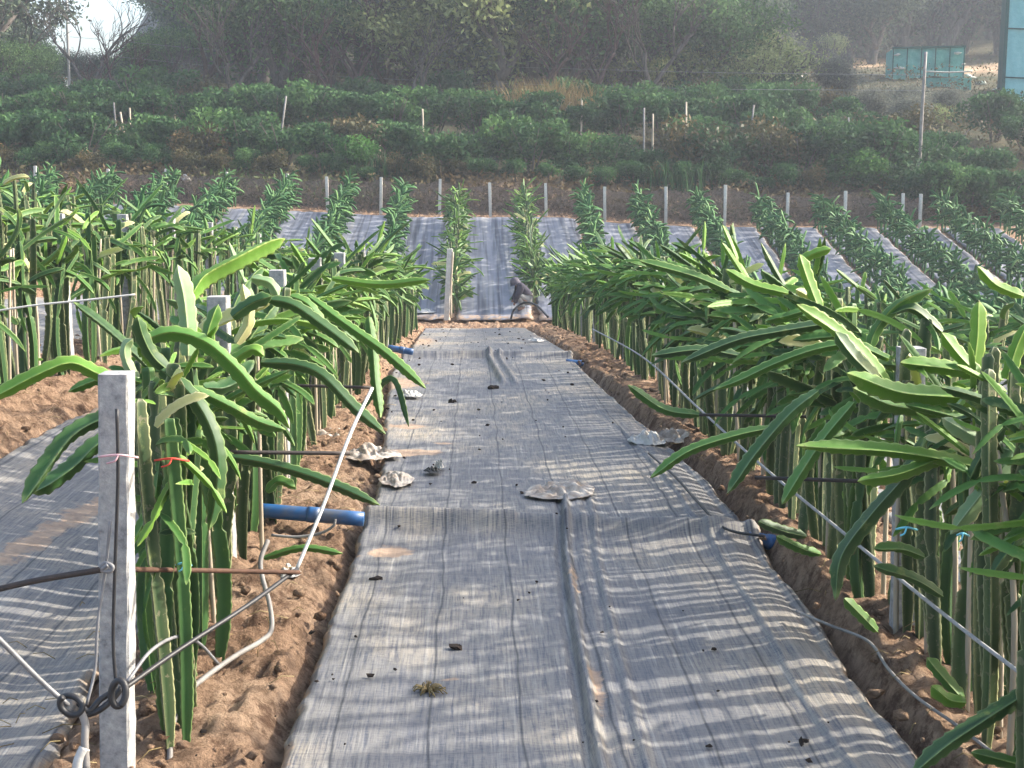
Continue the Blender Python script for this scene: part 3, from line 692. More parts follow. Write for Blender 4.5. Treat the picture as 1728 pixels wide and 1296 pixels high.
for a in [
    ([(1800, 1130), (1728, 1172), (1660, 1215), (1590, 1262), (1535, 1310)], 600, 640, 42, 'dark', .8, .7),
    ([(1760, 1300), (1700, 1285), (1640, 1270)], 600, 600, 34, 'mid', .6, .7),
    ([(1740, 805), (1660, 790), (1580, 772), (1500, 760), (1420, 755), (1345, 752)], 520, 540, 36, 'young', .8, .7),
    ([(1612, 762), (1570, 780), (1510, 802), (1448, 812)], 520, 540, 34, 'young', .6, .7),
    ([(1660, 672), (1590, 668), (1510, 660), (1430, 630)], 520, 530, 50, 'young', .7, .6),
    ([(1640, 700), (1570, 690), (1500, 682), (1440, 655)], 500, 510, 44, 'mid', .7, .6),
    ([(1690, 640), (1640, 628), (1580, 618), (1520, 612)], 500, 510, 38, 'young', .7, .6),
    ([(1500, 650), (1450, 590), (1400, 550), (1345, 514)], 470, 480, 34, 'young', .6, .6),
    ([(1480, 640), (1440, 600), (1410, 560)], 480, 480, 36, 'dark', .6, .6),
    ([(1382, 520), (1365, 475), (1350, 430)], 420, 420, 30, 'young', .8, .5),
    ([(1350, 440), (1375, 428), (1402, 420)], 410, 410, 24, 'young', .8, .5),
    ([(1500, 605), (1440, 582), (1380, 588), (1310, 612), (1250, 640), (1204, 658)], 460, 450, 26, 'mid', .6, .7),
    ([(1465, 595), (1480, 555), (1515, 515), (1572, 488)], 440, 440, 28, 'mid', .6, .6),
    ([(1642, 632), (1650, 570), (1652, 508)], 520, 520, 38, 'young', .8, .4),
    ([(1650, 630), (1620, 600), (1590, 562)], 530, 530, 34, 'young', .8, .5),
    ([(1700, 640), (1715, 590), (1735, 545)], 530, 530, 36, 'young', .8, .5),
    ([(1560, 740), (1530, 800), (1470, 870), (1420, 940), (1410, 1012)], 520, 540, 40, 'dark', .6, .6),
    ([(1300, 722), (1240, 735), (1160, 762), (1098, 806)], 420, 430, 26, 'mid', .6, .7),
    ([(1380, 660), (1330, 700), (1270, 770), (1228, 832)], 430, 440, 34, 'dark', .6, .6),
    ([(1440, 680), (1390, 740), (1350, 800), (1320, 850)], 450, 460, 34, 'mid', .6, .6),
    ([(1728, 690), (1710, 760), (1660, 830), (1605, 900)], 540, 550, 46, 'pale', .7, .6),
    ([(1740, 770), (1660, 745), (1590, 706)], 540, 540, 42, 'pale', .7, .6),
    ([(1400, 545), (1310, 560), (1240, 575), (1150, 612)], 400, 400, 28, 'dark', .6, .7),
    ([(1230, 490), (1170, 465), (1080, 440)], 300, 300, 24, 'mid', .6, .7),
    ([(1330, 495), (1270, 480), (1225, 455)], 360, 360, 26, 'young', .6, .7),
    ([(1560, 940), (1520, 925), (1475, 925)], 520, 530, 26, 'mid', .6, .6),
    ([(1590, 1005), (1540, 975), (1475, 955)], 520, 530, 28, 'dark', .6, .6),
    ([(1480, 1065), (1455, 1040), (1425, 1010)], 500, 510, 28, 'mid', .6, .6),
    ([(1625, 1180), (1590, 1140), (1565, 1110)], 540, 540, 32, 'mid', .5, .6),
    ([(1630, 1185), (1600, 1180), (1572, 1158)], 550, 550, 34, 'young', .5, .6),
    ([(1360, 905), (1320, 895), (1280, 880)], 430, 440, 26, 'dark', .5, .6),
    ([(1385, 935), (1350, 925), (1310, 905)], 430, 440, 24, 'mid', .5, .6),
    ([(1180, 700), (1120, 690), (1060, 650)], 330, 330, 24, 'mid', .5, .6),
    ([(1250, 600), (1180, 590), (1100, 600)], 350, 350, 24, 'dark', .5, .6),
    ([(1728, 500), (1680, 480), (1650, 450)], 470, 470, 26, 'young', .5, .6),
    ([(1590, 560), (1540, 520), (1500, 530)], 440, 440, 26, 'dark', .5, .6),
]: hero(Rh, *a)

# ------------------------------------------------------------------ posts, stakes, rods, ropes, pipes
def box_vf(cx, cy, z0, z1, w0, w1, lean=(0, 0), n=6, jit=.0, seed=0):
    r = random.Random(seed); V = []; c = .12
    prof = [(-1 + c, -1), (1 - c, -1), (1, -1 + c), (1, 1 - c), (1 - c, 1), (-1 + c, 1), (-1, 1 - c), (-1, -1 + c)]
    for i in range(n):
        t = i / (n - 1); wv = (w0 + (w1 - w0) * t) / 2
        for px, py in prof: V.append((cx + lean[0] * t + px * wv + r.uniform(-jit, jit), cy + lean[1] * t + py * wv + r.uniform(-jit, jit), z0 + (z1 - z0) * t))
    F = [(i * 8 + j, i * 8 + (j + 1) % 8, (i + 1) * 8 + (j + 1) % 8, (i + 1) * 8 + j) for i in range(n - 1) for j in range(8)]
    V.append((cx + lean[0], cy + lean[1], z1 + .003)); k = len(V) - 1; b = (n - 1) * 8
    return V, [np.array(F), np.array([(b + j, b + (j + 1) % 8, k) for j in range(8)])]
def post(x, y, H, wd, m, name, label, cat, group, lean=(0, 0), z=None, seed=0):
    z = soil_top(x, y) if z is None else z
    b = MB(); b.add(*box_vf(0, 0, -.25, H, wd, wd * .97, lean, 26, .0022, seed)); o = obj(name, b.mesh(name, M[m], False), None, (x, y, z)); return tag(o, label, cat, group)
post(-1.085, 3.88, 1.225, .088, 'concrete', 'concrete_post', 'large grey concrete post with wires at the lower left', 'post', 'concrete row posts', (.062, 0), 0, 1)
words = ['first', 'second', 'third', 'fourth', 'fifth', 'sixth', 'seventh', 'eighth']
for i in range(1, 9):
    y = 4.09 + 1.83 * i
    post(-1.12, y, 1.25, .09, 'concrete', 'concrete_post', 'concrete post, %s behind the wired post in the row left of the path' % words[i - 1] if i < 5 else 'concrete post deep in the row left of the path', 'post', 'concrete row posts', (rng.uniform(-.03, .03), 0), soil_top(-1.12, y) - .04, i)
for i in range(12):
    y = 5.02 + 1.93 * i
    post(1.66, y, 1.13, .09, 'concrete', 'concrete_post', 'concrete post, %s from the near end of the row right of the path' % words[i] if i < 5 else 'concrete post deep in the row right of the path', 'post', 'concrete row posts', (rng.uniform(-.03, .03), 0), hz(1.66, y) + .03, 20 + i)
for i in range(9):
    y = 6.6 + 1.87 * i + .05
    post(-3.1, y, 1.20, .085, 'concrete', 'concrete_post', ('tall pale concrete post standing clear in the second row left' if i == 2 else 'concrete post in the second cactus row left of the path'), 'post', 'concrete row posts', (rng.uniform(-.03, .03), 0), soil_top(-3.1, y) - .03, 40 + i)
# leaning weathered post at the head of the row beyond the path
pb = empty('leaning_post', at(753, 524, 81)); tag(pb, 'weathered split wooden post leaning at the head of the row where the path ends', 'post')
bb = MB(); bb.add(*box_vf(0, 0, -.2, 1.28, .10, .11, (.09, 0), 7, .008, 5)); obj('post_body', bb.mesh('post_body', M['concrete_old'], False), pb)
bb = MB(); bb.add(*tube_vf([(.10, -.08, -.15), (.11, -.08, .6), (.15, -.07, 1.22)], .02, 6)); obj('side_stake', bb.mesh('side_stake', M['bamboo']), pb)

STK = []
for i in range(7):
    b = MB(); H = LR.uniform(.85, 1.08)
    b.add(*tube_vf([(0, 0, -.1), (LR.uniform(-.02, .02), LR.uniform(-.02, .02), H * .5), (LR.uniform(-.05, .05), LR.uniform(-.05, .05), H)], .011, 7, 10, .008))
    STK.append(b.mesh('bamboo_stake', M['bamboo']))
def stakes(spots, ymax, per, desc, r, nlab=0, posts=None):
    bay = {}
    for x, y, p in spots:
        if y > ymax: break
        for s in range(per):
            o = obj('bamboo_stake', r.choice(STK), None, (x + r.uniform(-.06, .06), y + .09 + s * .17 + r.uniform(-.03, .03), p.location.z))
            o.rotation_euler = (r.uniform(-.06, .06), r.uniform(-.06, .06), r.uniform(0, 6.28))
            b0 = math.floor((o.location.y - posts[0]) / posts[1]); lab = 'thin bamboo stake deep in the row %s' % desc
            if b0 < nlab:
                bay[b0] = bay.get(b0, -1) + 1; w0 = 'before the first' if b0 < 0 else 'behind the ' + ordinal(b0)
                lab = '%s thin bamboo stake %s concrete post, row %s' % (ordinal(bay[b0]), w0, desc)
            tag(o, lab, 'stake', 'bamboo stakes in the row %s' % desc)
sr = random.Random(3)
stakes(S_R1, 13, 2, 'right of the path', sr, 4, (5.0, 1.93)); stakes(S_L1, 12, 2, 'left of the path', sr, 4, (4.0, 1.83)); stakes(S_L2, 16, 3, 'second to the left', sr, 4, (6.6, 1.87))

def ground_P(u, v, extra=0.03):
    """scale at which pixel (u,v) meets the ground"""
    P = 560.
    while P > 10:
        q = at(u, v, P)
        if q.z < hz(q.x, q.y) + extra: return P
        P *= .995
    return P
def upg(u, v, e=.10): return tuple(at(u, v, ground_P(u, v, e)))
def up(u, v, P): return tuple(at(u, v, P))
def thing_tube(name, pts, r, m, label, cat, group=None, sides=8, n=None, r1=None):
    return tag(tube(name, pts, r, M[m], None, sides, n, r1), label, cat, group)
# iron cross rods along the rows
thing_tube('iron_rod', [up(-40, 1003, 590), up(60, 980, 588), up(172, 961, 586)], .009, 'rebar', 'dark twisted iron rod running left from the large concrete post', 'rod', n=30)
thing_tube('iron_rod', [up(222, 961, 572), up(360, 963, 520), up(505, 966, 490)], .008, 'rust', 'rusty iron rod from the large concrete post out to the rope knot', 'rod', n=30)
thing_tube('iron_rod', [up(388, 763, 440), up(590, 765, 425)], .008, 'rebar', 'dark iron rod level across the left row above the plastic scraps', 'rod')
thing_tube('iron_rod', [up(480, 650, 330), up(625, 654, 325)], .008, 'rebar', 'dark iron rod high in the left row behind the rope end', 'rod')
thing_tube('iron_rod', [up(1275, 806, 400), up(1540, 815, 440)], .008, 'rebar', 'dark iron rod level across the right row above the blue pipe', 'rod')
thing_tube('iron_rod', [up(1180, 700, 330), up(1420, 704, 345)], .008, 'rebar', 'dark iron rod high in the right row behind drooping branches', 'rod')
thing_tube('iron_rod', [up(1670, 1108, 520), up(1760, 1112, 530)], .009, 'rebar', 'dark iron rod low in the right row at the rope', 'rod')
# rope up from the rod end to the row, black wire down to the tensioner
thing_tube('rope', [up(500, 962, 485), up(545, 855, 470), up(590, 735, 450), up(628, 655, 430)], .0068, 'rope', 'pale plastic rope rising steeply from the rod end into the left row', 'rope', n=24)
thing_tube('tie_wire', [up(205, 1165, 592), up(300, 1098, 560), up(420, 1020, 520), up(502, 960, 486)], .0075, 'wire', 'black wire slanting from the post knot up to the rope', 'wire', n=24)
thing_tube('tie_wire', [up(197, 690, 601), up(199, 800, 597), up(194, 960, 590), up(191, 1080, 585), up(196, 1160, 583)], .005, 'wire', 'thin black wire hanging down the face of the concrete post', 'wire', n=24)
thing_tube('tie_wire', [up(186, 880, 594), up(178, 960, 590), up(165, 1050, 589), up(160, 1130, 588), up(146, 1190, 592)], .0045, 'steel_wire', 'grey wire down the left face of the concrete post to the loop', 'wire', n=24)
thing_tube('tie_wire', [up(-30, 1050, 620), up(20, 1100, 612), up(70, 1150, 604), up(115, 1190, 598)], .0075, 'steel_wire', 'twisted grey wire coming in from the left to the loop', 'wire', n=24)
thing_tube('tie_wire', [up(215, 1150, 590), up(255, 1098, 570), up(300, 1074, 545), up(335, 1085, 535), up(368, 1120, 520)], .0055, 'steel_wire', 'grey wire arching over beside the post down to the soil', 'wire', n=24)
def loop(name, u, v, P, ru, rv, r, m, parent, tilt=0, turns=1.0, dd=0):
    P3 = []
    for i in range(int(16 * turns) + 1):
        a = i / 16 * 2 * math.pi; x = ru * math.cos(a); y = rv * math.sin(a)
        P3.append(up(u + x * math.cos(tilt) - y * math.sin(tilt), v + x * math.sin(tilt) + y * math.cos(tilt), P + dd * i))
    return tube(name, P3, r, M[m], parent, 7, 60)
kn = empty('wire_tensioner', at(150, 1200, 601)); tag(kn, 'knotted black wire loops and hook at the foot of the concrete post', 'wire fitting')
def kp(o):
    me = o.data; me.transform(Matrix.Translation(-kn.location)); return o
kp(loop('loop', 120, 1190, 598, 20, 15, .009, 'wire', kn, .5, 1.6, .3)); kp(loop('loop', 200, 1170, 598, 12, 22, .010, 'wire', kn, .1, 2.2, .3))
kp(tube('bar', [up(132, 1186, 598), up(150, 1200, 598), up(170, 1180, 596), up(200, 1162, 594)], .009, M['wire'], kn))
kp(tube('bar', [up(140, 1208, 598), up(165, 1200, 598), up(188, 1182, 596), up(206, 1160, 594)], .009, M['wire'], kn))
kp(tube('hook', [up(136, 1200, 602), up(144, 1222, 602), up(143, 1252, 604), up(146, 1300, 606)], .011, M['hose'], kn))
kp(tube('hook_tail', [up(143, 1262, 604), up(133, 1285, 606), up(130, 1310, 608)], .016, M['rag'], kn))
kp(tube('knot', [up(170, 958, 591), up(178, 950, 592), up(190, 956, 592), up(186, 964, 592), up(172, 962, 592), up(182, 953, 593)], .006, M['steel_wire'], kn))
# hose snaking on the soil
thing_tube('hose', [up(286, 1310, 545), up(290, 1230, 530), up(312, 1175, 510), up(350, 1140, 495), up(400, 1105, 478), up(440, 1082, 465), up(458, 1062, 455), up(455, 1020, 448), up(443, 975, 440), up(440, 945, 435), up(452, 912, 430)], .0095, 'hose', 'grey irrigation hose snaking over the soil beside the concrete post', 'hose', n=60)
thing_tube('hose', [up(458, 903, 400), up(500, 906, 400), up(540, 900, 400), up(562, 888, 402), up(566, 876, 402)], .006, 'hose', 'short thin hose curling from the near blue pipe', 'hose', n=30)
thing_tube('drip_line', [upg(1345, 1032), upg(1400, 1055), upg(1465, 1082), upg(1500, 1130), upg(1545, 1175), upg(1620, 1228), upg(1700, 1290)], .006, 'hose', 'thin grey drip line lying on the soil right of the path', 'hose', n=60)
thing_tube('tie_wire', [upg(1095, 765), upg(1140, 805), upg(1180, 850), upg(1225, 892), upg(1290, 905)], .007, 'wire', 'black cable along the lifted right edge of the path fabric', 'wire', n=40)
# long ropes
thing_tube('rope', [up(1000, 555, 178), up(1085, 603, 225), up(1180, 690, 295), up(1285, 785, 360), up(1400, 880, 425), up(1500, 962, 480), up(1620, 1058, 545), up(1760, 1165, 620)], .0065, 'rope_grey', 'long grey rope slanting down along the right row', 'rope', n=80)
thing_tube('rope', [up(-20, 527, 300), up(60, 515, 298), up(140, 507, 296), up(228, 497, 294)], .006, 'rope', 'pale rope stretched across the second left row', 'rope', n=30)
# blue pipes lying across the rows
def pipe(p0, p1, r, label):
    root = empty('blue_pipe', p0); d = Vector(p1) - Vector(p0); tag(root, label, 'pipe')
    b = MB(); b.add(*tube_vf([(0, 0, 0), tuple(d * .5), tuple(d)], r, 18, 8)); obj('pipe_body', b.mesh('pipe_body', M['blue_pipe']), root)
    u_ = d.normalized()
    for t in (.55,):
        b = MB(); b.add(*tube_vf([tuple(d * t - u_ * .03), tuple(d * t), tuple(d * t + u_ * .03)], r * 1.1, 18, 4)); obj('collar', b.mesh('collar', M['blue_pipe']), root)
pipe(up(425, 860, 342), up(614, 876, 342), .036, 'long blue pipe emerging from under the path fabric at the left row')
pipe(up(1262, 908, 345), up(1340, 922, 345), .036, 'blue pipe end poking out from the right edge of the path')
pipe(up(1520, 905, 335), up(1590, 912, 335), .034, 'blue pipe glimpsed through the near stems of the right row')
pipe(up(655, 587, 152), up(697, 594, 152), .036, 'short blue pipe at the left row halfway along the path')
pipe(up(955, 611, 152), up(1000, 616, 152), .036, 'short blue pipe at the right row halfway along the path')
pipe(up(640, 560, 125), up(655, 562, 125), .03, 'dark blue pipe end far along the left row')
# strings
def ties(u, v, P, w_, m, label, cat='string tie'):
    root = empty('string_tie', at(u, v, P)); tag(root, label, cat)
    def T(n, pts, r):
        o = tube(n, pts, r, M[m], root, 5); o.data.transform(Matrix.Translation(-root.location))
    T('band', [up(u - w_ / 2, v + 1, P + 2), up(u, v - 2, P + 8), up(u + w_ / 2, v + 2, P + 2)], .0035)
    T('loose_end', [up(u, v - 2, P + 8), up(u - w_ * .1, v + 8, P + 9), up(u - w_ * .3, v + 12, P + 8)], .0028)
for a in [(290, 776, 560, 58, 'string_red', 'red string tied around stems beside the concrete post'), (310, 952, 548, 26, 'string_cyan', 'light blue string above the rusty rod beside the concrete post'),
          (200, 770, 599, 66, 'string_pink', 'faded pink string around the face of the concrete post'), (1530, 892, 540, 36, 'string_cyan', 'light blue string around a right row stem above the pipe'),
          (1625, 902, 550, 20, 'string_cyan', 'light blue string on a stake at the right edge of the picture'), (1720, 880, 560, 30, 'string_cyan', 'uppermost light blue string on the nearest right stems'),
          (1415, 745, 460, 20, 'string_cyan', 'small light blue string tie high among right row branches'), (1720, 925, 560, 24, 'string_cyan', 'loose light blue string end on the nearest right stems')]:
    ties(*a)

# plastic scraps, lying on the ground
def sheet(name, u, v, P, w_, d_, h_, m, label, cat, seed, rot=0, lift=.0, group=None):
    p = at(u, v, P); r = np.random.RandomState(seed); n = 34
    g = np.linspace(-1, 1, n); X, Y = np.meshgrid(g, g); Xs, Ys = X * np.sqrt(1 - Y * Y / 2), Y * np.sqrt(1 - X * X / 2); X, Y = Xs, Ys; rad = np.sqrt(X ** 2 + Y ** 2); an = np.arctan2(Y, X)
    k = .75 + .5 * (fbm(np.cos(an) * 1.7 + seed, np.sin(an) * 1.7, 3, seed) - .3)
    sx = X * w_ / 2 * k; sy = Y * d_ / 2 * k
    Z = h_ * np.tanh(np.abs(fbm(X * 2.6 + seed, Y * 1.3, 3, seed) - .48) * 5) * .8 * sstep(1.05, .5, rad) + h_ * .22 * (fbm(X * 6, Y * 6, 2, seed + 3) - .4)
    c, s = math.cos(rot), math.sin(rot); Z = Z + .035 + lift; sx = sx * 1.3; sy = sy * 1.3; wx = sx * c - sy * s; wy = sx * s + sy * c
    V = np.stack([wx, wy, Z], -1).reshape(-1, 3)
    o = obj(name, mesh(name, V, grid_faces(n, n), M[m], True), None, (p.x, p.y, p.z))
    so = o.modifiers.new('t', 'SOLIDIFY'); so.thickness = .0015
    return tag(o, label, cat, group)
def gsheet(name, u, v, *a, **k): return sheet(name, u, v, ground_P(u, v), *a, **k)
gsheet('plastic_scrap', 945, 838, .40, .34, .07, 'rag_dirty', 'crumpled dirty plastic film lying in the middle of the path', 'plastic scrap', 3, .5)
gsheet('fabric_flap', 655, 893, .26, .12, .07, 'fabric', 'dark fabric flap curled over the end of the near left blue pipe', 'fabric flap', 41, -.05)
gsheet('plastic_scrap', 1092, 752, .22, .30, .10, 'rag', 'pale plastic sheet lump at the right edge of the path', 'plastic scrap', 8, .2)
gsheet('plastic_scrap', 1135, 748, .26, .3, .12, 'rag_dirty', 'torn pale plastic against the right row beside the larger lump', 'plastic scrap', 12, 1.2)
gsheet('plastic_scrap', 668, 818, .18, .4, .04, 'rag_dirty', 'torn whitish plastic streaks at the left edge of the path', 'plastic scrap', 15, .1)
gsheet('plastic_scrap', 625, 775, .34, .34, .09, 'rag_dirty', 'muddy plastic bunched on the soil beside the left row', 'plastic scrap', 18, .3)
gsheet('plastic_scrap', 560, 745, .3, .26, .07, 'rag_dirty', 'faded plastic under the drooping left branches', 'plastic scrap', 19, .3)
gsheet('plastic_scrap', 730, 803, .10, .12, .03, 'black', 'black and white scrap with dark hollow left of path centre', 'plastic scrap', 21, .3)
gsheet('plastic_scrap', 742, 797, .05, .1, .07, 'rag', 'small white curl beside the black scrap', 'plastic scrap', 22, .3)
gsheet('plastic_scrap', 692, 672, .18, .25, .05, 'rag', 'small white plastic at the left path edge halfway along', 'plastic scrap', 24, .3)
gsheet('plastic_scrap', 712, 528, .55, .7, .08, 'rag', 'white plastic strips at the left of the path end', 'plastic scrap', 27, .3)
gsheet('plastic_scrap', 905, 578, .2, .3, .05, 'rag', 'pale scrap at the right corner of the path end', 'plastic scrap', 28, .3)
gsheet('plastic_scrap', 485, 980, .12, .14, .05, 'rag', 'small white scrap on the soil under the rope knot', 'plastic scrap', 29, .3)
gsheet('plastic_scrap', 1705, 1010, .25, .7, .25, 'rag', 'tall pale plastic sheet behind the nearest right stems', 'plastic scrap', 33, .2)

# debris on the path
ico_v = np.array([(0, 0, 1), (.89, 0, .45), (.28, .85, .45), (-.72, .53, .45), (-.72, -.53, .45), (.28, -.85, .45), (.72, .53, -.45), (-.28, .85, -.45), (-.89, 0, -.45), (-.28, -.85, -.45), (.72, -.53, -.45), (0, 0, -1)])
ico_f = np.array([(0, 1, 2), (0, 2, 3), (0, 3, 4), (0, 4, 5), (0, 5, 1), (1, 6, 2), (2, 7, 3), (3, 8, 4), (4, 9, 5), (5, 10, 1), (6, 7, 2), (7, 8, 3), (8, 9, 4), (9, 10, 5), (10, 6, 1), (11, 7, 6), (11, 8, 7), (11, 9, 8), (11, 10, 9), (11, 6, 10)])
def lump(r, s, flat=.6): return ico_v * np.array([s * r.uniform(.6, 1.3), s * r.uniform(.6, 1.3), s * flat]) * (1 + .5 * np.array([[r.uniform(-1, 1)] for _ in range(12)]))
dr = random.Random(9); b = MB()
for i in range(190):
    y = 3.6 + 23 * dr.random() ** 1.5; x = np.interp(y, PLY, PLX) + dr.random() * 2.0
    if dr.random() < .4: x = np.interp(y, PLY, PLX) + dr.gauss(0, .2)
    s = dr.choice([.004, .005, .006, .010]) * (1 + y / 20); b.add(lump(dr, s) + (x, y, hz(x, y) + .045 + path_extra(np.array(x), np.array(y), 0)), ico_f)
tag(obj('litter', b.mesh('litter', M['clod'], False)), 'tiny dark clods and dry bits scattered over the fabric path', 'litter', None, 'stuff')
b = MB()
for i in range(2600):
    X = dr.choice([-1.12, -1.12, 1.65, 1.65, -3.1, -5.2]); x = X + dr.uniform(-.6, .6); y = 3.0 + 24 * dr.random() ** 1.6
    lx, rx_ = np.interp(y, PLY, PLX), np.interp(y, PLY, PRX)
    if lx < x < rx_ or -2.7 < x < -1.3: continue
    s = dr.choice([.005, .008, .012, .018, .024]); b.add(lump(dr, s, .7) + (x, y, soil_top(x, y) + .02), ico_f)
tag(obj('gravel', b.mesh('gravel', M['soil'], True)), 'loose clods and crumbs of orange soil around the rows', 'soil clods', None, 'stuff')
b = MB()
for i in range(900):   # dry straw and leaf litter under the rows
    X = dr.choice([-1.12, 1.65, -3.1]); x = X + dr.uniform(-.55, .5); y = 3.0 + 14 * dr.random() ** 1.4
    if np.interp(y, PLY, PLX) < x < np.interp(y, PLY, PRX): continue
    a = dr.uniform(0, 6.28); L = dr.uniform(.03, .13); z = soil_top(x, y) + dr.uniform(.03, .06)
    b.add(*tube_vf([(x, y, z), (x + math.cos(a) * L / 2, y + math.sin(a) * L / 2, z + .015), (x + math.cos(a) * L, y + math.sin(a) * L, z)], .0018, 3, 3), dr.random())
tag(obj('straw_litter', b.mesh('straw_litter', M['straw'], True, 'var')), 'dry straw and twigs strewn on the soil under the rows', 'litter', None, 'stuff')
for (u, v, s, lab) in [(768, 1092, .022, 'black clod alone on the path fabric in front of the wrinkle'), (828, 655, .05, 'dark clod in the middle of the path well ahead'), (1352, 1252, .02, 'small black clod near the lower right of the path'),
                       (633, 977, .022, 'black clod at the left path edge below the blue pipe'), (762, 678, .035, 'dark clod left of the path centre beyond the sand tongue'), (590, 750, .03, 'dark clod against the torn plastic on the left')]:
    P = ground_P(u, v, .04); p = at(u, v, P); b = MB(); b.add(lump(dr, s, .7), ico_f); b.add(lump(dr, s * .6, .7) + (s * .8, 0, s * .2), ico_f)
    o = obj('soil_clod', b.mesh('soil_clod', M['clod'], False), None, p); tag(o, lab, 'clod', 'dark clods on the path')
p = at(722, 1168, ground_P(722, 1168, .03)); b = MB()
for i in range(60):
    a = dr.uniform(0, 6.28); L = dr.uniform(.02, .075)
    b.add(*tube_vf([(0, 0, 0), (math.cos(a) * L * .6, math.sin(a) * L * .5, dr.uniform(.008, .03)), (math.cos(a) * L, math.sin(a) * L * .8, dr.uniform(0, .02))], .0022, 3, 4), dr.random())
tag(obj('dry_tuft', b.mesh('dry_tuft', M['straw'], True, 'var'), None, p), 'tuft of dry weeds growing through the path fabric', 'dry tuft')
for (u, v, s, lab) in [(1590, 368, .14, 'white sack lump on the bank beside the far cloth edge at right'), (313, 306, .5, 'pale grey slab on the bank at the left')]:
    P = ground_P(u, v, .05); p = at(u, v, P); b = MB(); b.add(lump(dr, s, .45), ico_f); me = b.mesh('rock', M['stone'], True)
    tag(obj('rock', me, None, p), lab, 'rock')
# arching dark hose over the far cloth beside the right row
thing_tube('hose', [up(862, 538, 80), up(868, 522, 80), up(885, 511, 80), up(905, 515, 82), up(925, 535, 84)], .022, 'wire', 'dark hose arching up at the path end before the far fabric', 'hose', n=30)
thing_tube('bent_stick', [up(682, 537, 92), up(692, 512, 92), up(703, 492, 92)], .018, 'bamboo', 'bent pale stick at the left of the path end', 'stick', n=12)

# ------------------------------------------------------------------ wall of fence posts and netting at the top of the far bank
fr = empty('netting_fence', (0, 38.4, 0)); tag(fr, 'brown netting fence on pale concrete posts along the top of the far bank', 'fence')
FP = [(60, 280, 330), (183, 285, 335), (281, 285, 345), (385, 290, 350), (487, 293, 365), (553, 298, 352), (642, 299, 350), (741, 302, 352), (828, 308, 355), (922, 309, 358), (1021, 315, 366), (1124, 315, 368), (1223, 312, 368), (1328, 325, 372), (1426, 322, 379), (1524, 326, 380), (1552, 327, 382)]
net = []
for i, (u, v0, v1) in enumerate(FP):
    P = 61; q = at(u, v1, P); t = at(u, v0, P); y = q.y; g = hz(q.x, y)
    H = (v1 - v0) / P; b = MB(); b.add(*box_vf(0, 0, -.3, t.z - g, .078, .078, (rng.uniform(-.04, .04), 0), 4, .004, i))
    obj('post', b.mesh('post', M['concrete_old'], False), fr, (q.x, y - 38.4, g)); net.append((q.x, y + .07, g + .02, t.z - .05))
nx = 12; Vn = []; cols = 0
for (x0, y0, g0, t0), (x1, y1, g1, t1) in zip(net[1:-1], net[2:]):
    for k in range(nx):
        f = k / nx; sag = .12 * math.sin(math.pi * f)
        x = x0 + (x1 - x0) * f; y = y0 + (y1 - y0) * f + rng.uniform(-.03, .03)
        for j in range(6): Vn.append((x, y - 38.4 + rng.uniform(-.03, .03), (g0 + (g1 - g0) * f) + j / 5 * ((t0 + (t1 - t0) * f) - sag - (g0 + (g1 - g0) * f))))
        cols += 1
obj('netting', mesh('netting', Vn, grid_faces(6, cols), M['net'], True), fr)

# ------------------------------------------------------------------ leaves, bushes and trees
def leaf_cloud(C, size, r, up_bias=.3):
    """one pointed quad per centre"""
    n = len(C); d = r.normal(size=(n, 3)); d[:, 2] += up_bias * 0; d /= np.linalg.norm(d, axis=1)[:, None]
    s = r.normal(size=(n, 3)); s[:, 2] += up_bias; s -= d * (s * d).sum(1)[:, None]; s /= np.linalg.norm(s, axis=1)[:, None] + 1e-9
    L = size * r.uniform(.7, 1.4, (n, 1)); W = L * .42
    V = np.stack([C - d * L * .5, C + s * W * .5, C + d * L * .5, C - s * W * .5], 1).reshape(-1, 3)
    return V, np.arange(4 * n).reshape(-1, 4)
def bush_meshes(seed, w_, h_, n, size, m):
    r = np.random.RandomState(seed); C = []; A = []
    nl = r.randint(9, 14)
    for k in range(nl):
        a = r.uniform(0, 6.28); rr = r.uniform(.15, .75) * w_ / 2; cz = h_ * r.uniform(.35, .72); R = w_ * r.uniform(.11, .21)
        c = np.array([rr * math.cos(a), rr * math.sin(a) * .8, cz]); k_ = n // nl; var = np.clip(r.normal(.40, .22), .03, .97)
        d = r.normal(size=(k_, 3)); d /= np.linalg.norm(d, axis=1)[:, None]; q = R * r.uniform(.55, 1.15, (k_, 1))
        p = c + d * q * np.array([1.1, 1.1, .85]); ok = p[:, 2] > .05; p = p[ok]
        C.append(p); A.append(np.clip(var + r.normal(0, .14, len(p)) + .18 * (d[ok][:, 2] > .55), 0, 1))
    C = np.concatenate(C); A = np.concatenate(A); V, F = leaf_cloud(C, size, r, .8)
    cm = mesh('foliage', V, F, M[m], False, {'var': np.repeat(A, 4)})
    b = MB()
    for k in range(7):
        a = r.uniform(0, 6.28); x, y = math.cos(a) * w_ * .3, math.sin(a) * w_ * .3
        b.add(*tube_vf([(0, 0, -.2), (x * .4, y * .4, h_ * .35), (x, y, h_ * .7)], .03, 5, 6, .01))
    return cm, b.mesh('stems', M['bark'])
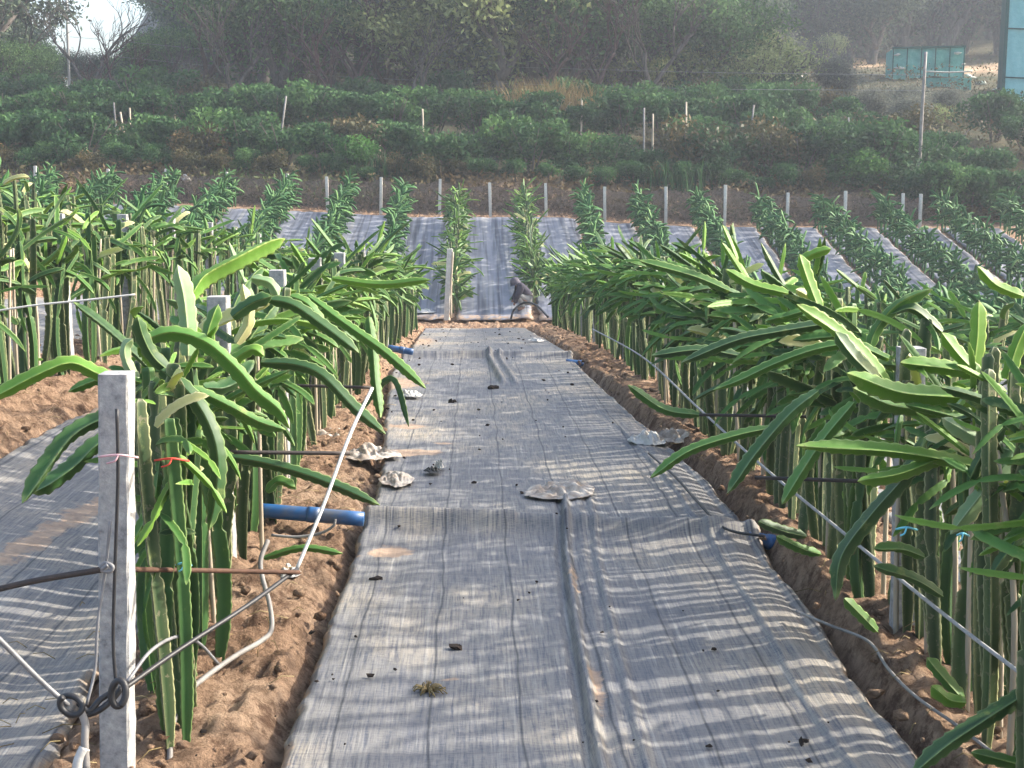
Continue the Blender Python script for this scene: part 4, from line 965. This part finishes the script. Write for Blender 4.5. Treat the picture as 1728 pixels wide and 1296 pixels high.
def tree_meshes(seed, H, spread, trunk_h, depth, nleaf, lsize, m, bark='bark', droop=0.0, csize=.55, bare=False, r0=.16):
    r = random.Random(seed); nr = np.random.RandomState(seed); b = MB(); tips = []
    def grow(p, d, L, rad, k):
        d = d.normalized(); q = p + d * L * .5 + Vector((r.uniform(-1, 1), r.uniform(-1, 1), r.uniform(-.4, .6))) * L * .10
        e = p + d * L + Vector((r.uniform(-1, 1), r.uniform(-1, 1), 0)) * L * .08
        b.add(*tube_vf([tuple(p), tuple(q), tuple(e)], rad, 6 if k < 2 else 4, 5, rad * .62))
        if k >= depth - 1: tips.append(e)
        if k >= 1 and not bare: tips.append(q)
        if k < depth:
            for c in range(r.choice([2, 3, 3]) if k else r.choice([3, 4])):
                a = r.uniform(0, 6.28); s = r.uniform(.45, 1.0) * spread
                nd = (d + Vector((math.cos(a) * s, math.sin(a) * s, r.uniform(-.1, .45) - droop))).normalized()
                grow(e if r.random() < .7 else q, nd, L * r.uniform(.62, .86), rad * .58, k + 1)
    grow(Vector((0, 0, -.4)), Vector((r.uniform(-.1, .1), r.uniform(-.1, .1), 1)), trunk_h + .4, r0, 0)
    zmax = max(t.z for t in tips); sc = H / max(zmax, .1)
    tm = b.mesh('trunk', M[bark]); tm.transform(Matrix.Diagonal((sc, sc, sc, 1)))
    if bare and nleaf == 0: return None, tm
    C = []; A = []; per = max(4, nleaf // len(tips))
    for t in tips:
        var = np.clip(nr.normal(.45, .27), .02, .98); R = csize * nr.uniform(.6, 1.3)
        p = np.array(t) * sc + nr.normal(size=(per, 3)) * R * np.array([1, 1, .62]); C.append(p)
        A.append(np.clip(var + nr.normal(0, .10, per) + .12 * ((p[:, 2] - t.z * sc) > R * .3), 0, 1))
    C = np.concatenate(C); A = np.concatenate(A); V, F = leaf_cloud(C, lsize, nr, .5)
    return mesh('crown', V, F, M[m], False, {'var': np.repeat(A, 4)}), tm
def put(name, ms, x, y, sc, rz, label, cat, group, names=('foliage', 'stems'), sink=0, sz=None):
    z = hz(x, y) - sink; root = empty(name, (x, y, z), rz, sc)
    if sz: root.scale = (sc, sc, sc * sz)
    for nm, me in zip(names, ms):
        if me is not None: obj(nm, me, root)
    tag(root, label, cat, group); return root

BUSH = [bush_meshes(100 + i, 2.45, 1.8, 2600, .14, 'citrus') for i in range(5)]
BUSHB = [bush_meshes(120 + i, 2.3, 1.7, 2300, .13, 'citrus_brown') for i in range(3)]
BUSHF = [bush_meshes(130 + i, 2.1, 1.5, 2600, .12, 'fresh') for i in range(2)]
br = random.Random(21)
def at_uy(u, y):
    """x of photo column u at distance y"""
    return (u - 800) / F_PX * (y * math.cos(PITCH) + .25)
# front row of bushes on the terrace
u = -40; i = 0
while u < 1560:
    y = 42.4 + br.uniform(-.4, .4); x = at_uy(u, y); q = br.random(); nf = sum(1 for f_ in FP if f_[0] < u)
    S = BUSHB if q < (.22 if u > 150 else .1) and not (330 > u > 0) else BUSH
    put('citrus_bush', br.choice(S), x, y, br.uniform(.92, 1.25) * (1.12 if u > 1150 else 1), br.uniform(0, 6.28), ('brown flecked' if S is BUSHB else 'dark') + ' bush in the front row, ' + ordinal(i) + ' from the left above the netting fence', 'bush', 'bushes in the front row above the fence', sink=.15)
    u += br.uniform(58, 76); i += 1
for u, s in [(590, .95), (1455, 1.0)]:
    y = 41.2; put('leafy_bush', BUSHF[0 if u < 900 else 1], at_uy(u, y), y, s, 0, ('bright green rounded bush above the fence at right' if u > 900 else 'bright green bush in the front row near the middle'), 'bush', None, sink=.1)
u = -40; i = 0
while u < 1230:
    y = 46.6 + br.uniform(-.4, .4); x = at_uy(u, y)
    put('citrus_bush', br.choice(BUSH), x, y, br.uniform(.95, 1.3), br.uniform(0, 6.28), 'dense green bush, ' + ordinal(i) + ' from the left in the rear row below the woods', 'bush', 'bushes in the rear row below the woods', sink=.1)
    u += br.uniform(56, 72); i += 1
for k in range(40):   # bushes filling the right-hand slope
    u = br.uniform(1180, 1790); y = 43.0 + 17 * br.random() ** 1.3; x = at_uy(u, y)
    if y > 50 and 1430 < u < 1720: continue
    put('citrus_bush', br.choice(BUSH + BUSHB[:1]), x, y, br.uniform(.95, 1.25) * (.6 if y > 48 and u > 1430 else 1), br.uniform(0, 6.28), 'bush among the scrub on the right slope below the teal building', 'bush', 'bushes on the right slope', sink=.15)
for k in range(9):
    u = 1572 + k * 24; y = 39.1 + br.uniform(-.2, .5); put('citrus_bush', br.choice(BUSH), at_uy(u, y), y, br.uniform(.85, 1.05), br.uniform(0, 6.28), 'dark bush at the right end of the netting fence', 'bush', 'bushes at the right end of the fence', sink=.15)
u = -30; i = 0
while u < 1560:      # low weedy shrubs spilling over the crest of the bank
    y = 41.0 + br.uniform(-.25, .35)
    put('weedy_shrub', br.choice(BUSH + BUSHB[:1]), at_uy(u, y), y, br.uniform(.42, .62), br.uniform(0, 6.28), 'low weedy shrub, ' + ordinal(i) + ' from the left along the crest of the bank', 'shrub', 'weedy shrubs along the crest of the bank', sink=.1)
    u += br.uniform(38, 58); i += 1
# yellow-brown bush among the front row and the straw clump behind
ym = bush_meshes(140, 1.8, 1.6, 2000, .12, 'citrus_brown')
put('yellowing_bush', ym, at_uy(350, 42.0), 42.0, 1.08, .3, 'yellow brown bush withering in the front row at left', 'bush', None)
def reed(seed, n, h_, w_, m):
    r = random.Random(seed); b = MB()
    for i in range(n):
        x, y = r.gauss(0, w_ * .3), r.gauss(0, w_ * .2); L = h_ * r.uniform(.6, 1.1); a = r.uniform(0, 6.28); k = r.uniform(.1, .5) * L
        P = [np.array((x, y, -.05)), np.array((x + math.cos(a) * k * .3, y + math.sin(a) * k * .3, L * .6)), np.array((x + math.cos(a) * k, y + math.sin(a) * k, L * r.uniform(.75, 1)))]
        C = catmull(P, 5); sdv = np.array((-math.sin(a), math.cos(a), 0)) * .014 * np.array([[1], [1.2], [1], [.7], [.1]])
        V = np.concatenate([C - sdv, C + sdv]); F = [(j, j + 1, j + 6, j + 5) for j in range(4)]; b.add(V, np.array(F), r.random() * .55)
    return b.mesh('blades', M[m], False, 'var')
RE = [reed(150 + i, 110, .85, 1.5, 'citrus') for i in range(2)]; RS = reed(160, 900, 2.0, 2.6, 'straw')
put('straw_grass_clump', (RS,), at_uy(925, 49), 49, 1.0, 0, 'tall straw coloured grass clump behind the rear bushes', 'grass clump', None, ('blades',))
for i, (u, y, s) in enumerate([(575, 41.2, .7), (650, 41.2, .9), (1010, 41.3, .7), (1085, 41.3, .8), (1140, 40.9, 1.2), (1165, 40.9, 1.1), (1530, 41.0, .9)]):
    put('grass_clump', (br.choice(RE),), at_uy(u, y), y, s, br.uniform(0, 6), 'arching green grass clump, ' + ordinal(i) + ' from the left on the bank behind the fence', 'grass clump', 'green grass clumps on the bank', ('blades',))

# rough ground cover over the bank and slope
gc = np.random.RandomState(44); n = 95000
U = gc.uniform(-.5, .5, n); Yg = 38.7 + 76 * gc.random_sample(n) ** 2.0; Xg = U * Yg; Zg = HS(Xg, Yg)
dens = fbm(Xg * .4, Yg * .4, 3, 90); keep = (dens > .40) | (Yg < 41); U = U[keep]; Xg = Xg[keep]; Yg = Yg[keep]; Zg = Zg[keep]; dens = dens[keep]
sandm = ((Xg / Yg > .26) & (Yg > 80) & (Yg < 102)); keep = ~sandm | (gc.random_sample(len(Xg)) < .12); Xg, Yg, Zg, dens = Xg[keep], Yg[keep], Zg[keep], dens[keep]
hgt = gc.uniform(0, .38, len(Xg)) * (1 + (Yg > 44) * 1.4); C = np.stack([Xg, Yg, Zg + hgt], -1)
V, F = leaf_cloud(C, .17, gc, .2); L_ = np.repeat(np.clip((dens - .35) * 2 + gc.normal(0, .15, len(Xg)), 0, 1), 4)
gm = leaf_mat('slope undergrowth', (.13, .085, .045), (.085, .085, .035), (.07, .13, .035), .2)
tag(obj('undergrowth', mesh('undergrowth', V, F, gm, False, {'var': L_})), 'mixed green and brown scrub covering the bank and the slope behind the fence', 'undergrowth', None, 'stuff')

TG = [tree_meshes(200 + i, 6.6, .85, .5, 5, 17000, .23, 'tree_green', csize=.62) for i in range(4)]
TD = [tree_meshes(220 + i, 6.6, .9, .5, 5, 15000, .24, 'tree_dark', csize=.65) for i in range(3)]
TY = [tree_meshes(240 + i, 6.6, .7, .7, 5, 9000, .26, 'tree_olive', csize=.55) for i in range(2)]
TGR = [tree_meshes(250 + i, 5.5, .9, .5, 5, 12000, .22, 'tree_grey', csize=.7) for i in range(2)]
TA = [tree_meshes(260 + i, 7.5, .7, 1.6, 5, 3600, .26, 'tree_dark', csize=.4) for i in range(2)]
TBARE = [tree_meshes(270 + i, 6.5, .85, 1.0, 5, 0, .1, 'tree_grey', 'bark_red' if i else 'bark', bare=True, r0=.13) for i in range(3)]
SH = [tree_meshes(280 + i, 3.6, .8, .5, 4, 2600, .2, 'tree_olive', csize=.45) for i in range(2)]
tr_ = random.Random(31)
def T(name, ms, u, y, sc, label, group=None, sz=None, sink=.2):
    return put(name, ms, at_uy(u, y), y, sc, tr_.uniform(0, 6.28), label, 'tree', group, ('crown', 'trunk'), sink, sz)
# named trees
T('airy_tree', TA[0], 15, 58, 1.05, 'tall airy dark tree against the sky at the far left')
T('airy_tree', TA[1], 45, 61, .95, 'slender loose tree right of the far left tree with sky behind')
T('bare_tree', TBARE[0], 168, 56, .78, 'bare forked tree standing against the white sky at left')
T('bare_tree', TBARE[1], 205, 54, .62, 'low wide bare tree with crooked limbs below the sky gap')
T('bare_tree', TBARE[2], 345, 57, .9, 'leafless reddish tree before the dark woods at left')
T('bare_tree', TBARE[0], 300, 57, .5, 'small bare tree just above the rear bushes at left')
T('bare_tree', TBARE[1], 655, 57, .85, 'leafless tree between two green crowns left of the olive tree')
T('leafy_tree', TG[0], 520, 60, 1.0, 'large rounded dark green tree in the left middle')
T('leafy_tree', TG[1], 455, 68, 1.0, 'tall green tree behind the large rounded one')
T('olive_tree', TY[0], 850, 55, 1.05, 'tall pale olive leaved tree in the middle of the woods')
T('olive_tree', TY[1], 740, 56, .85, 'smaller olive green tree left of the tall pale one')
T('leafy_tree', TD[0], 985, 66, 1.0, 'dark thin tree right of the pale olive tree')
for u, y, s in [(1160, 58, .8), (1300, 60, 1.0), (1230, 66, .95), (1265, 58, .8)]:
    T('loose_shrub_tree', SH[0 if u < 1240 else 1], u, y, s, {1160: 'small pale tree on a thin pole like trunk above the bushes', 1300: 'yellowish loose shrub tree left of the teal shed', 1230: 'yellow green shrub tree higher on the slope', 1265: 'pale shrub tree behind the leaning white stake'}[u])
T('grey_shrub', TGR[0], 1400, 60, .42, 'round greyish purple shrub below the brown bank at right')
# the woods
for k, (u, y, sc) in enumerate([(395, 54, .75), (560, 54, .7), (610, 55, .85), (700, 54, .7), (930, 54.5, .8), (1010, 55, .85), (1090, 56, .9)]):
    T('bare_tree', TBARE[k % 3], u, y, sc, 'thin leafless tree, ' + ordinal(k) + ' from the left before the green woods', 'leafless trees before the woods')
for k, u in enumerate(range(435, 1180, 42)):
    y = tr_.uniform(56, 66); T('leafy_tree', tr_.choice(TG + TG + TD + TGR[:1]), u + tr_.uniform(-15, 15), y, tr_.uniform(.8, 1.1), 'dark tree, ' + ordinal(k) + ' from the left along the front of the hazy woods', 'trees at the front of the woods')
for k, u in enumerate(range(-20, 1180, 52)):
    y = tr_.uniform(51, 55); put('woodland_shrub', tr_.choice(BUSH + BUSHB[:1]), at_uy(u, y), y, tr_.uniform(.9, 1.5), tr_.uniform(0, 6), 'shrub, ' + ordinal(k) + ' from the left along the foot of the woods', 'shrub', 'shrubs at the foot of the woods', sink=.2)
for u in list(range(385, 1180, 52)) + list(range(400, 1160, 58)):
    y = tr_.uniform(72, 90); T('leafy_tree', tr_.choice(TG + TD + TD), u + tr_.uniform(-20, 20), y, tr_.uniform(.95, 1.25), 'hazy dark tree on the hillside behind the front of the woods', 'trees on the hillside')
for row, (y0, y1, st) in enumerate([(104, 110, 36), (118, 126, 38), (132, 142, 44), (150, 162, 52)]):
    for u in range(960 if row < 3 else 330, 1790, st):
        y = tr_.uniform(y0, y1); T('leafy_tree', tr_.choice(TD + TG[:2] + TD), u + tr_.uniform(-20, 20), y, tr_.uniform(1.1, 1.5), 'dim hazy tree high on the hillside above the teal shed', 'trees in the %s line high on the hillside' % ['lowest', 'second', 'third', 'topmost'][row])
for u, y, s in [(-30, 66, .8), (40, 75, .6), (110, 84, .55), (190, 86, .55), (150, 74, .36), (225, 78, .45), (262, 74, .5), (330, 96, 1.0), (345, 84, .8), (60, 62, .4), (0, 60, .5), (300, 64, .5), (85, 70, .4)]:
    T('leafy_tree', tr_.choice(TG + TD), u, y, s, 'green tree below the sky gap at the left of the woods', 'trees below the sky gap')
for k in range(34):   # brush on the open slope at right
    u = tr_.uniform(1010, 1500); y = tr_.uniform(56, 92)
    if 1380 < u: continue
    T('scrub_tree', tr_.choice(SH + [TGR[0], TGR[1]]), u, y, tr_.uniform(.35, .75) if True else 1, 'low scrubby tree on the open brown slope at right', 'scrub on the right slope')
for k in range(13):
    u = tr_.uniform(1400, 1600); y = tr_.uniform(49, 53); T('scrub_tree', tr_.choice(SH + [TGR[0]]), u, y, tr_.uniform(.22, .32), 'small scrub below the teal shed', 'scrub below the teal shed')
for k, u in enumerate(range(1195, 1480, 46)):
    y = tr_.uniform(97, 103); T('leafy_tree', tr_.choice(TG + TD), u, y, tr_.uniform(.8, 1.1), 'green tree, ' + ordinal(k) + ' from the left in the woods left of the teal shed', 'trees left of the teal shed')
for k in range(14):
    u = tr_.uniform(1180, 1430); y = tr_.uniform(94, 106); T('scrub_tree', tr_.choice(SH + TGR), u, y, tr_.uniform(.45, .8), 'olive scrub at the foot of the hillside woods', 'scrub at the foot of the hillside')

# stakes and poles standing among the bushes
BS = [(104, 177, 104, 219, 50), (118, 201, 118, 232, 54), (143, 202, 143, 215, 54), (192, 173, 198, 224, 52), (203, 189, 216, 232, 54), (219, 182, 219, 226, 53), (243, 190, 243, 216, 50), (295, 183, 296, 219, 50), (372, 186, 371, 224, 53), (483, 162, 468, 242, 53),
      (713, 184, 715, 232, 52), (640, 216, 641, 232, 54), (895, 208, 895, 242, 54), (982, 166, 980, 244, 51), (1025, 186, 1024, 220, 50), (1087, 182, 1087, 240, 53), (1102, 192, 1101, 238, 53), (1158, 172, 1158, 280, 53), (1272, 177, 1264, 222, 52), (1346, 214, 1346, 228, 54), (1353, 216, 1353, 230, 54), (1432, 198, 1432, 216, 50), (278, 284, 282, 305, 57), (1282, 215, 1282, 232, 54), (1012, 160, 1012, 215, 44)]
for i, (u0, v0, u1, v1, P) in enumerate(BS):
    a, c = at(u0, v0, P), at(u1, v1 + 14, P); c.z = min(c.z, hz(c.x, c.y) + .1)
    b = MB(); b.add(*tube_vf([(0, 0, 0), tuple((a - c) * .5), tuple(a - c)], .034, 6, 4, .028)); o = obj('garden_stake', b.mesh('garden_stake', M['hose' if i % 3 == 0 else 'bamboo']), None, c)
    lab = {9: 'tall slanting pale stake standing above the bushes at left centre', 17: 'tallest thin pole among the bushes right of the middle', 18: 'white stake leaning right before the yellowish shrubs'}.get(i, 'thin pale stake standing among the citrus bushes')
    tag(o, lab, 'stake', 'stakes among the bushes')
up_ = empty('utility_pole', (at_uy(1553, 41.3), 41.3, hz(at_uy(1553, 41.3), 41.3))); tag(up_, 'grey utility pole rising from the bushes at right', 'pole')
b = MB(); zt = at(1556, 92, 55.4).z - up_.location.z; b.add(*tube_vf([(0, 0, -.3), (0, 0, zt * .5), (.03, 0, zt)], .06, 10, 6, .045)); obj('shaft', b.mesh('shaft', M['hose']), up_)
up2 = tube('utility_pole', [tuple(at(112, 0, 38)), tuple(at(114, 60, 38)), tuple(at(118, 170, 38))], .06, M['concrete']); tag(up2, 'thin grey pole among the trees at the far left', 'pole')
# sagging overhead wires
for i, (v0, v1, v2) in enumerate([(92, 100, 92), (118, 128, 118)]):
    thing_tube('overhead_wire', [up(118, v0 - 30, 38), up(560, v1, 41), up(1100, v1 + 20, 44), up(1555, v2 + 35, 55.2)], .008, 'steel_wire', 'thin overhead wire sagging before the woods, %s of two' % ('upper' if i == 0 else 'lower'), 'wire', n=60, sides=4)
# yellow sign-like sheet among bushes
ys_ = empty('yellow_trap', at(1668, 258, 46)); tag(ys_, 'small yellow sheet hanging among the bushes at the right edge', 'sticky trap')
b = MB(); b.add(*box_vf(0, 0, .28, .36, .34, .34, (0, 0), 3, .01, 3)); me = b.mesh('sheet', M['yellow_sign'], False); obj('sheet', me, ys_)
b = MB(); b.add(*box_vf(.02, 0, -.05, .28, .15, .11, (-.03, 0), 4, .02, 4)); obj('fold', b.mesh('fold', M['yellow_sign'], False), ys_)

# ------------------------------------------------------------------ teal shed, low wall and teal building
def cuboid(x0, x1, y0, y1, z0, z1):
    V = [(x0, y0, z0), (x1, y0, z0), (x1, y1, z0), (x0, y1, z0), (x0, y0, z1), (x1, y0, z1), (x1, y1, z1), (x0, y1, z1)]
    return V, np.array([(0, 3, 2, 1), (4, 5, 6, 7), (0, 1, 5, 4), (1, 2, 6, 5), (2, 3, 7, 6), (3, 0, 4, 7)])
P = ground_P(1560, 134)
c0 = at(1497, 134, P); c1 = at(1624, 134, P); zt = at(1560, 82, P).z
sh = empty('teal_shed', ((c0.x + c1.x) / 2, c0.y, c0.z), -.27); tag(sh, 'boxy teal sheet covered shed below the hillside woods', 'shed')
wd = (c1.x - c0.x) / 2; hh = zt - c0.z
def wavy_wall(x0, x1, h, y, m, name, parent, seed, amp=.06):
    nx_, nz = 60, 20; X, Z = np.meshgrid(np.linspace(x0, x1, nx_), np.linspace(0, h, nz)); Y = y + (fbm(X * 1.8 + seed, Z * 1.8, 4, seed) - .47) * amp * 3 - .1 * np.sin(X * 5) * .2
    return obj(name, mesh(name, np.stack([X, Y, Z], -1).reshape(-1, 3), grid_faces(nx_, nz), M[m], True), parent)
wavy_wall(-wd + .35, wd, hh, 0, 'teal', 'front_wall', sh, 3)
b = MB(); b.add(*cuboid(-wd + .36, wd - .02, .25, 2.6, 0, hh - .02)); obj('body', b.mesh('body', M['teal'], False), sh)
b = MB(); b.add([(-wd, .9, 0), (-wd + .34, .02, 0), (-wd + .34, .02, hh), (-wd, .9, hh - .15)], np.array([(0, 1, 2, 3)])); o = obj('side_wall', b.mesh('side_wall', M['teal'], False), sh); o.modifiers.new('t', 'SOLIDIFY').thickness = .03
b = MB(); b.add(*cuboid(-wd + .3, wd + .03, -.12, 2.7, hh, hh + .10)); obj('roof', b.mesh('roof', M['teal_dark'], False), sh)
for k in range(6):
    x = -wd + .35 + k * (2 * wd - .4) / 5; b = MB(); b.add(*cuboid(x - .03, x + .03, -.16, -.10, 0, hh)); obj('post', b.mesh('post', M['teal_dark'], False), sh)
for (u, v, s) in [(1515, 92, .12), (1612, 92, .14), (1622, 110, .10), (1520, 115, .16)]:
    q = at(u, v, P); b = MB(); b.add(lump(dr, s, .6) * np.array([1.5, .4, 1]), ico_f); obj('patch', b.mesh('patch', M['rag'], True), sh, (q.x - sh.location.x, -.12, q.z - sh.location.z))
# low teal sheeting wall and white sacks in front of the shed
PL = ground_P(1600, 152); a0 = at(1562, 152, PL); a1 = at(1640, 152, PL)
lw = empty('low_sheet_wall', a0); tag(lw, 'low teal sheeting in front of the shed above the bare earth', 'sheeting')
wavy_wall(0, a1.x - a0.x, 20 / PL, 0, 'teal', 'sheet', lw, 7, .05)
b = MB(); b.add(*tube_vf([(0, .02, .9), ((a1.x - a0.x) / 2, .02, .86), (a1.x - a0.x, .02, .92)], .04, 5)); obj('top_rail', b.mesh('top_rail', M['stone']), lw)
for i, (u, v, s) in enumerate([(1642, 132, .3), (1655, 140, .28), (1682, 152, .35), (1690, 165, .3), (1634, 128, .25), (1298, 134, .28), (1350, 130, .22), (1388, 129, .3), (1430, 128, .25)]):
    b = MB(); b.add(lump(dr, s, .5), ico_f); q = at(u, v, ground_P(u, v, .1)); 
    lab = 'white sack on the bare earth beside the teal building' if u > 1500 else 'pale stone on the brown slope left of the shed'
    tag(obj('white_sack' if u > 1500 else 'pale_stone', b.mesh('lump', M['rag' if u > 1500 else 'stone'], True), None, q), lab, 'sack' if u > 1500 else 'stone', 'sacks by the building' if u > 1500 else 'stones on the slope')
P = ground_P(1700, 184); BLD_P = P
q0 = at(1693, 184, P); bld = empty('teal_building', q0, -.34); tag(bld, 'tall building wrapped in pale teal netting at the right edge', 'building')
BH = 12.0
wavy_wall(0, 9, BH, 0, 'teal_pale', 'front_netting', bld, 11, .05)
b = MB(); b.add(*cuboid(.03, 8.97, .35, 8, -.5, BH - .05)); obj('body', b.mesh('body', M['teal_pale'], False), bld)
b = MB(); b.add(*cuboid(-.12, .02, -.05, 8, .3, BH)); obj('corner_sheet', b.mesh('corner_sheet', M['teal_dark'], False), bld)
for k, z in enumerate([1.35, 3.4, 4.7, 6.3]):
    b = MB(); b.add(*tube_vf([(0, -.06, z), (4, -.16, z - .25), (9, -.08, z)], .03, 5)); obj('seam_rope', b.mesh('seam_rope', M['teal_dark']), bld)

# ------------------------------------------------------------------ crouching worker on the far fabric
def skin(name, pts, edges, radii, m, parent, lv=2):
    me = bpy.data.meshes.new(name); me.from_pydata(pts, edges, []); o = obj(name, me, parent); me.materials.append(M[m])
    sk = o.modifiers.new('skin', 'SKIN'); sk.use_smooth_shade = True
    for i, v in enumerate(me.skin_vertices[0].data):
        v.radius = (radii[i], radii[i]) if isinstance(radii[i], (int, float)) else radii[i]; v.use_root = (i == 0)
    ss = o.modifiers.new('sub', 'SUBSURF'); ss.levels = lv; ss.render_levels = lv
    return o
p = at(883, 506, 78.5); p.z = hz(p.x, p.y) + .04
pe = empty('person', p, 0, .86); tag(pe, 'person crouching in a dark jacket and pale trousers reaching down beside the right row', 'person')
# squatting, seen from behind and left, torso folded forward to the left (-x), right side hidden by the row
J = {'pelvis': (.10, 0, .30), 'waist': (.06, .02, .40), 'chest': (-.03, .03, .56), 'neck': (-.13, .05, .64), 'head': (-.20, .07, .69),
     'shl': (-.05, -.13, .58), 'ell': (-.16, -.18, .36), 'hal': (-.24, -.12, .14), 'shr': (-.06, .20, .58), 'elr': (-.18, .26, .38), 'har': (-.28, .2, .18),
     'hil': (.10, -.10, .28), 'knl': (-.16, -.14, .42), 'anl': (.02, -.13, .08), 'tol': (-.14, -.14, .03), 'hir': (.1, .12, .28), 'knr': (-.16, .18, .42), 'anr': (.02, .16, .08), 'tor': (-.14, .18, .03)}
names = list(J); E = [('pelvis', 'waist'), ('waist', 'chest'), ('chest', 'neck'), ('neck', 'head'), ('chest', 'shl'), ('shl', 'ell'), ('ell', 'hal'), ('chest', 'shr'), ('shr', 'elr'), ('elr', 'har'), ('pelvis', 'hil'), ('hil', 'knl'), ('knl', 'anl'), ('anl', 'tol'), ('pelvis', 'hir'), ('hir', 'knr'), ('knr', 'anr'), ('anr', 'tor')]
RR = dict(pelvis=.12, waist=.11, chest=.125, neck=.05, head=.085, shl=.06, ell=.04, hal=.028, shr=.06, elr=.04, har=.028, hil=.09, knl=.058, anl=.036, tol=.03, hir=.09, knr=.058, anr=.036, tor=.03)
skin('body', [J[k] for k in names], [(names.index(a), names.index(c)) for a, c in E], [RR[k] for k in names], 'skin', pe)
up_n = ['chest', 'waist', 'pelvis', 'neck', 'shl', 'ell', 'shr', 'elr']; ue = [('chest', 'waist'), ('waist', 'pelvis'), ('chest', 'neck'), ('chest', 'shl'), ('shl', 'ell'), ('chest', 'shr'), ('shr', 'elr')]
wl = tuple(Vector(J['ell']).lerp(Vector(J['hal']), .75)); wr = tuple(Vector(J['elr']).lerp(Vector(J['har']), .75))
skin('jacket', [J[k] for k in up_n] + [wl, wr], [(up_n.index(a), up_n.index(c)) for a, c in ue] + [(5, 8), (7, 9)], [.20, .19, .17, .09, .11, .075, .11, .075, .06, .06], 'jacket', pe)
dn = ['pelvis', 'hil', 'knl', 'anl', 'hir', 'knr', 'anr']; de = [('pelvis', 'hil'), ('hil', 'knl'), ('knl', 'anl'), ('pelvis', 'hir'), ('hir', 'knr'), ('knr', 'anr')]
skin('trousers', [J[k] for k in dn], [(dn.index(a), dn.index(c)) for a, c in de], [.14, .11, .08, .055, .11, .08, .055], 'trousers', pe)
b = MB(); aa = np.linspace(0, 2 * np.pi, 21)[:-1]
for r0_, z0_, r1_, z1_ in [(.0, .13, .06, .122), (.06, .122, .10, .09), (.10, .09, .122, .03), (.122, .03, .128, -.03), (.128, -.03, .155, -.05)]:
    V = np.concatenate([np.stack([r0_ * np.cos(aa), r0_ * np.sin(aa), aa * 0 + z0_], -1), np.stack([r1_ * np.cos(aa), r1_ * np.sin(aa), aa * 0 + z1_], -1)])
    b.add(V, np.array([(j, (j + 1) % 20, 20 + (j + 1) % 20, 20 + j) for j in range(20)]))
o = obj('hat', b.mesh('hat', M['hat']), pe, (-.205, .07, .70)); o.rotation_euler = (.1, -.35, 0)

# ------------------------------------------------------------------ labels that single out, counted from the left
def relabel(group, pat):
    L = [o for o in bpy.data.objects if o.get('group') == group and o.get('category')]
    L.sort(key=lambda o: o.location.x / max(o.location.y, 1))
    if len(L) <= 40:
        for i, o in enumerate(L): o['label'] = pat % ordinal(i)
relabel('bushes on the right slope', 'bush on the right slope below the teal building, %s from the left')
relabel('scrub on the right slope', 'scrubby tree on the open brown slope at right, %s from the left')
relabel('scrub at the foot of the hillside', 'olive scrub at the foot of the hillside woods, %s from the left')
relabel('scrub below the teal shed', 'small scrub below the teal shed, %s from the left')
relabel('trees on the hillside', 'hazy dark tree behind the front of the woods, %s from the left')
relabel('trees below the sky gap', 'green tree below the sky gap at upper left, %s from the left')
relabel('bushes at the right end of the fence', 'dark bush at the right end of the netting fence, %s from the left')
relabel('stakes among the bushes', 'thin pale stake among the citrus bushes, %s from the left')
relabel('stones on the slope', 'pale stone on the brown slope, %s from the left')
relabel('sacks by the building', 'white sack on bare earth by the teal building, %s from the left')
for r_ in ['lowest', 'second', 'third', 'topmost']: relabel('trees in the %s line high on the hillside' % r_, 'dim tree in the ' + r_ + ' line high on the hillside, %s from the left')

# ------------------------------------------------------------------ haze
b = MB(); b.add(*cuboid(-200, 200, -30, 330, -4, 90)); hzm = bpy.data.materials.new('haze'); hzm.use_nodes = True; hn = hzm.node_tree; hn.nodes.clear()
ho = hn.nodes.new('ShaderNodeOutputMaterial'); pv = hn.nodes.new('ShaderNodeVolumePrincipled'); pv.inputs['Color'].default_value = (.82, .9, 1.0, 1); pv.inputs['Density'].default_value = .0012
pv.inputs['Anisotropy'].default_value = .2
hn.links.new(pv.outputs[0], ho.inputs['Volume'])
tag(obj('haze', b.mesh('haze', hzm, False)), 'thin pale haze in the air', 'haze', None, 'stuff')
print('plants', count, 'objects', len(bpy.data.objects))
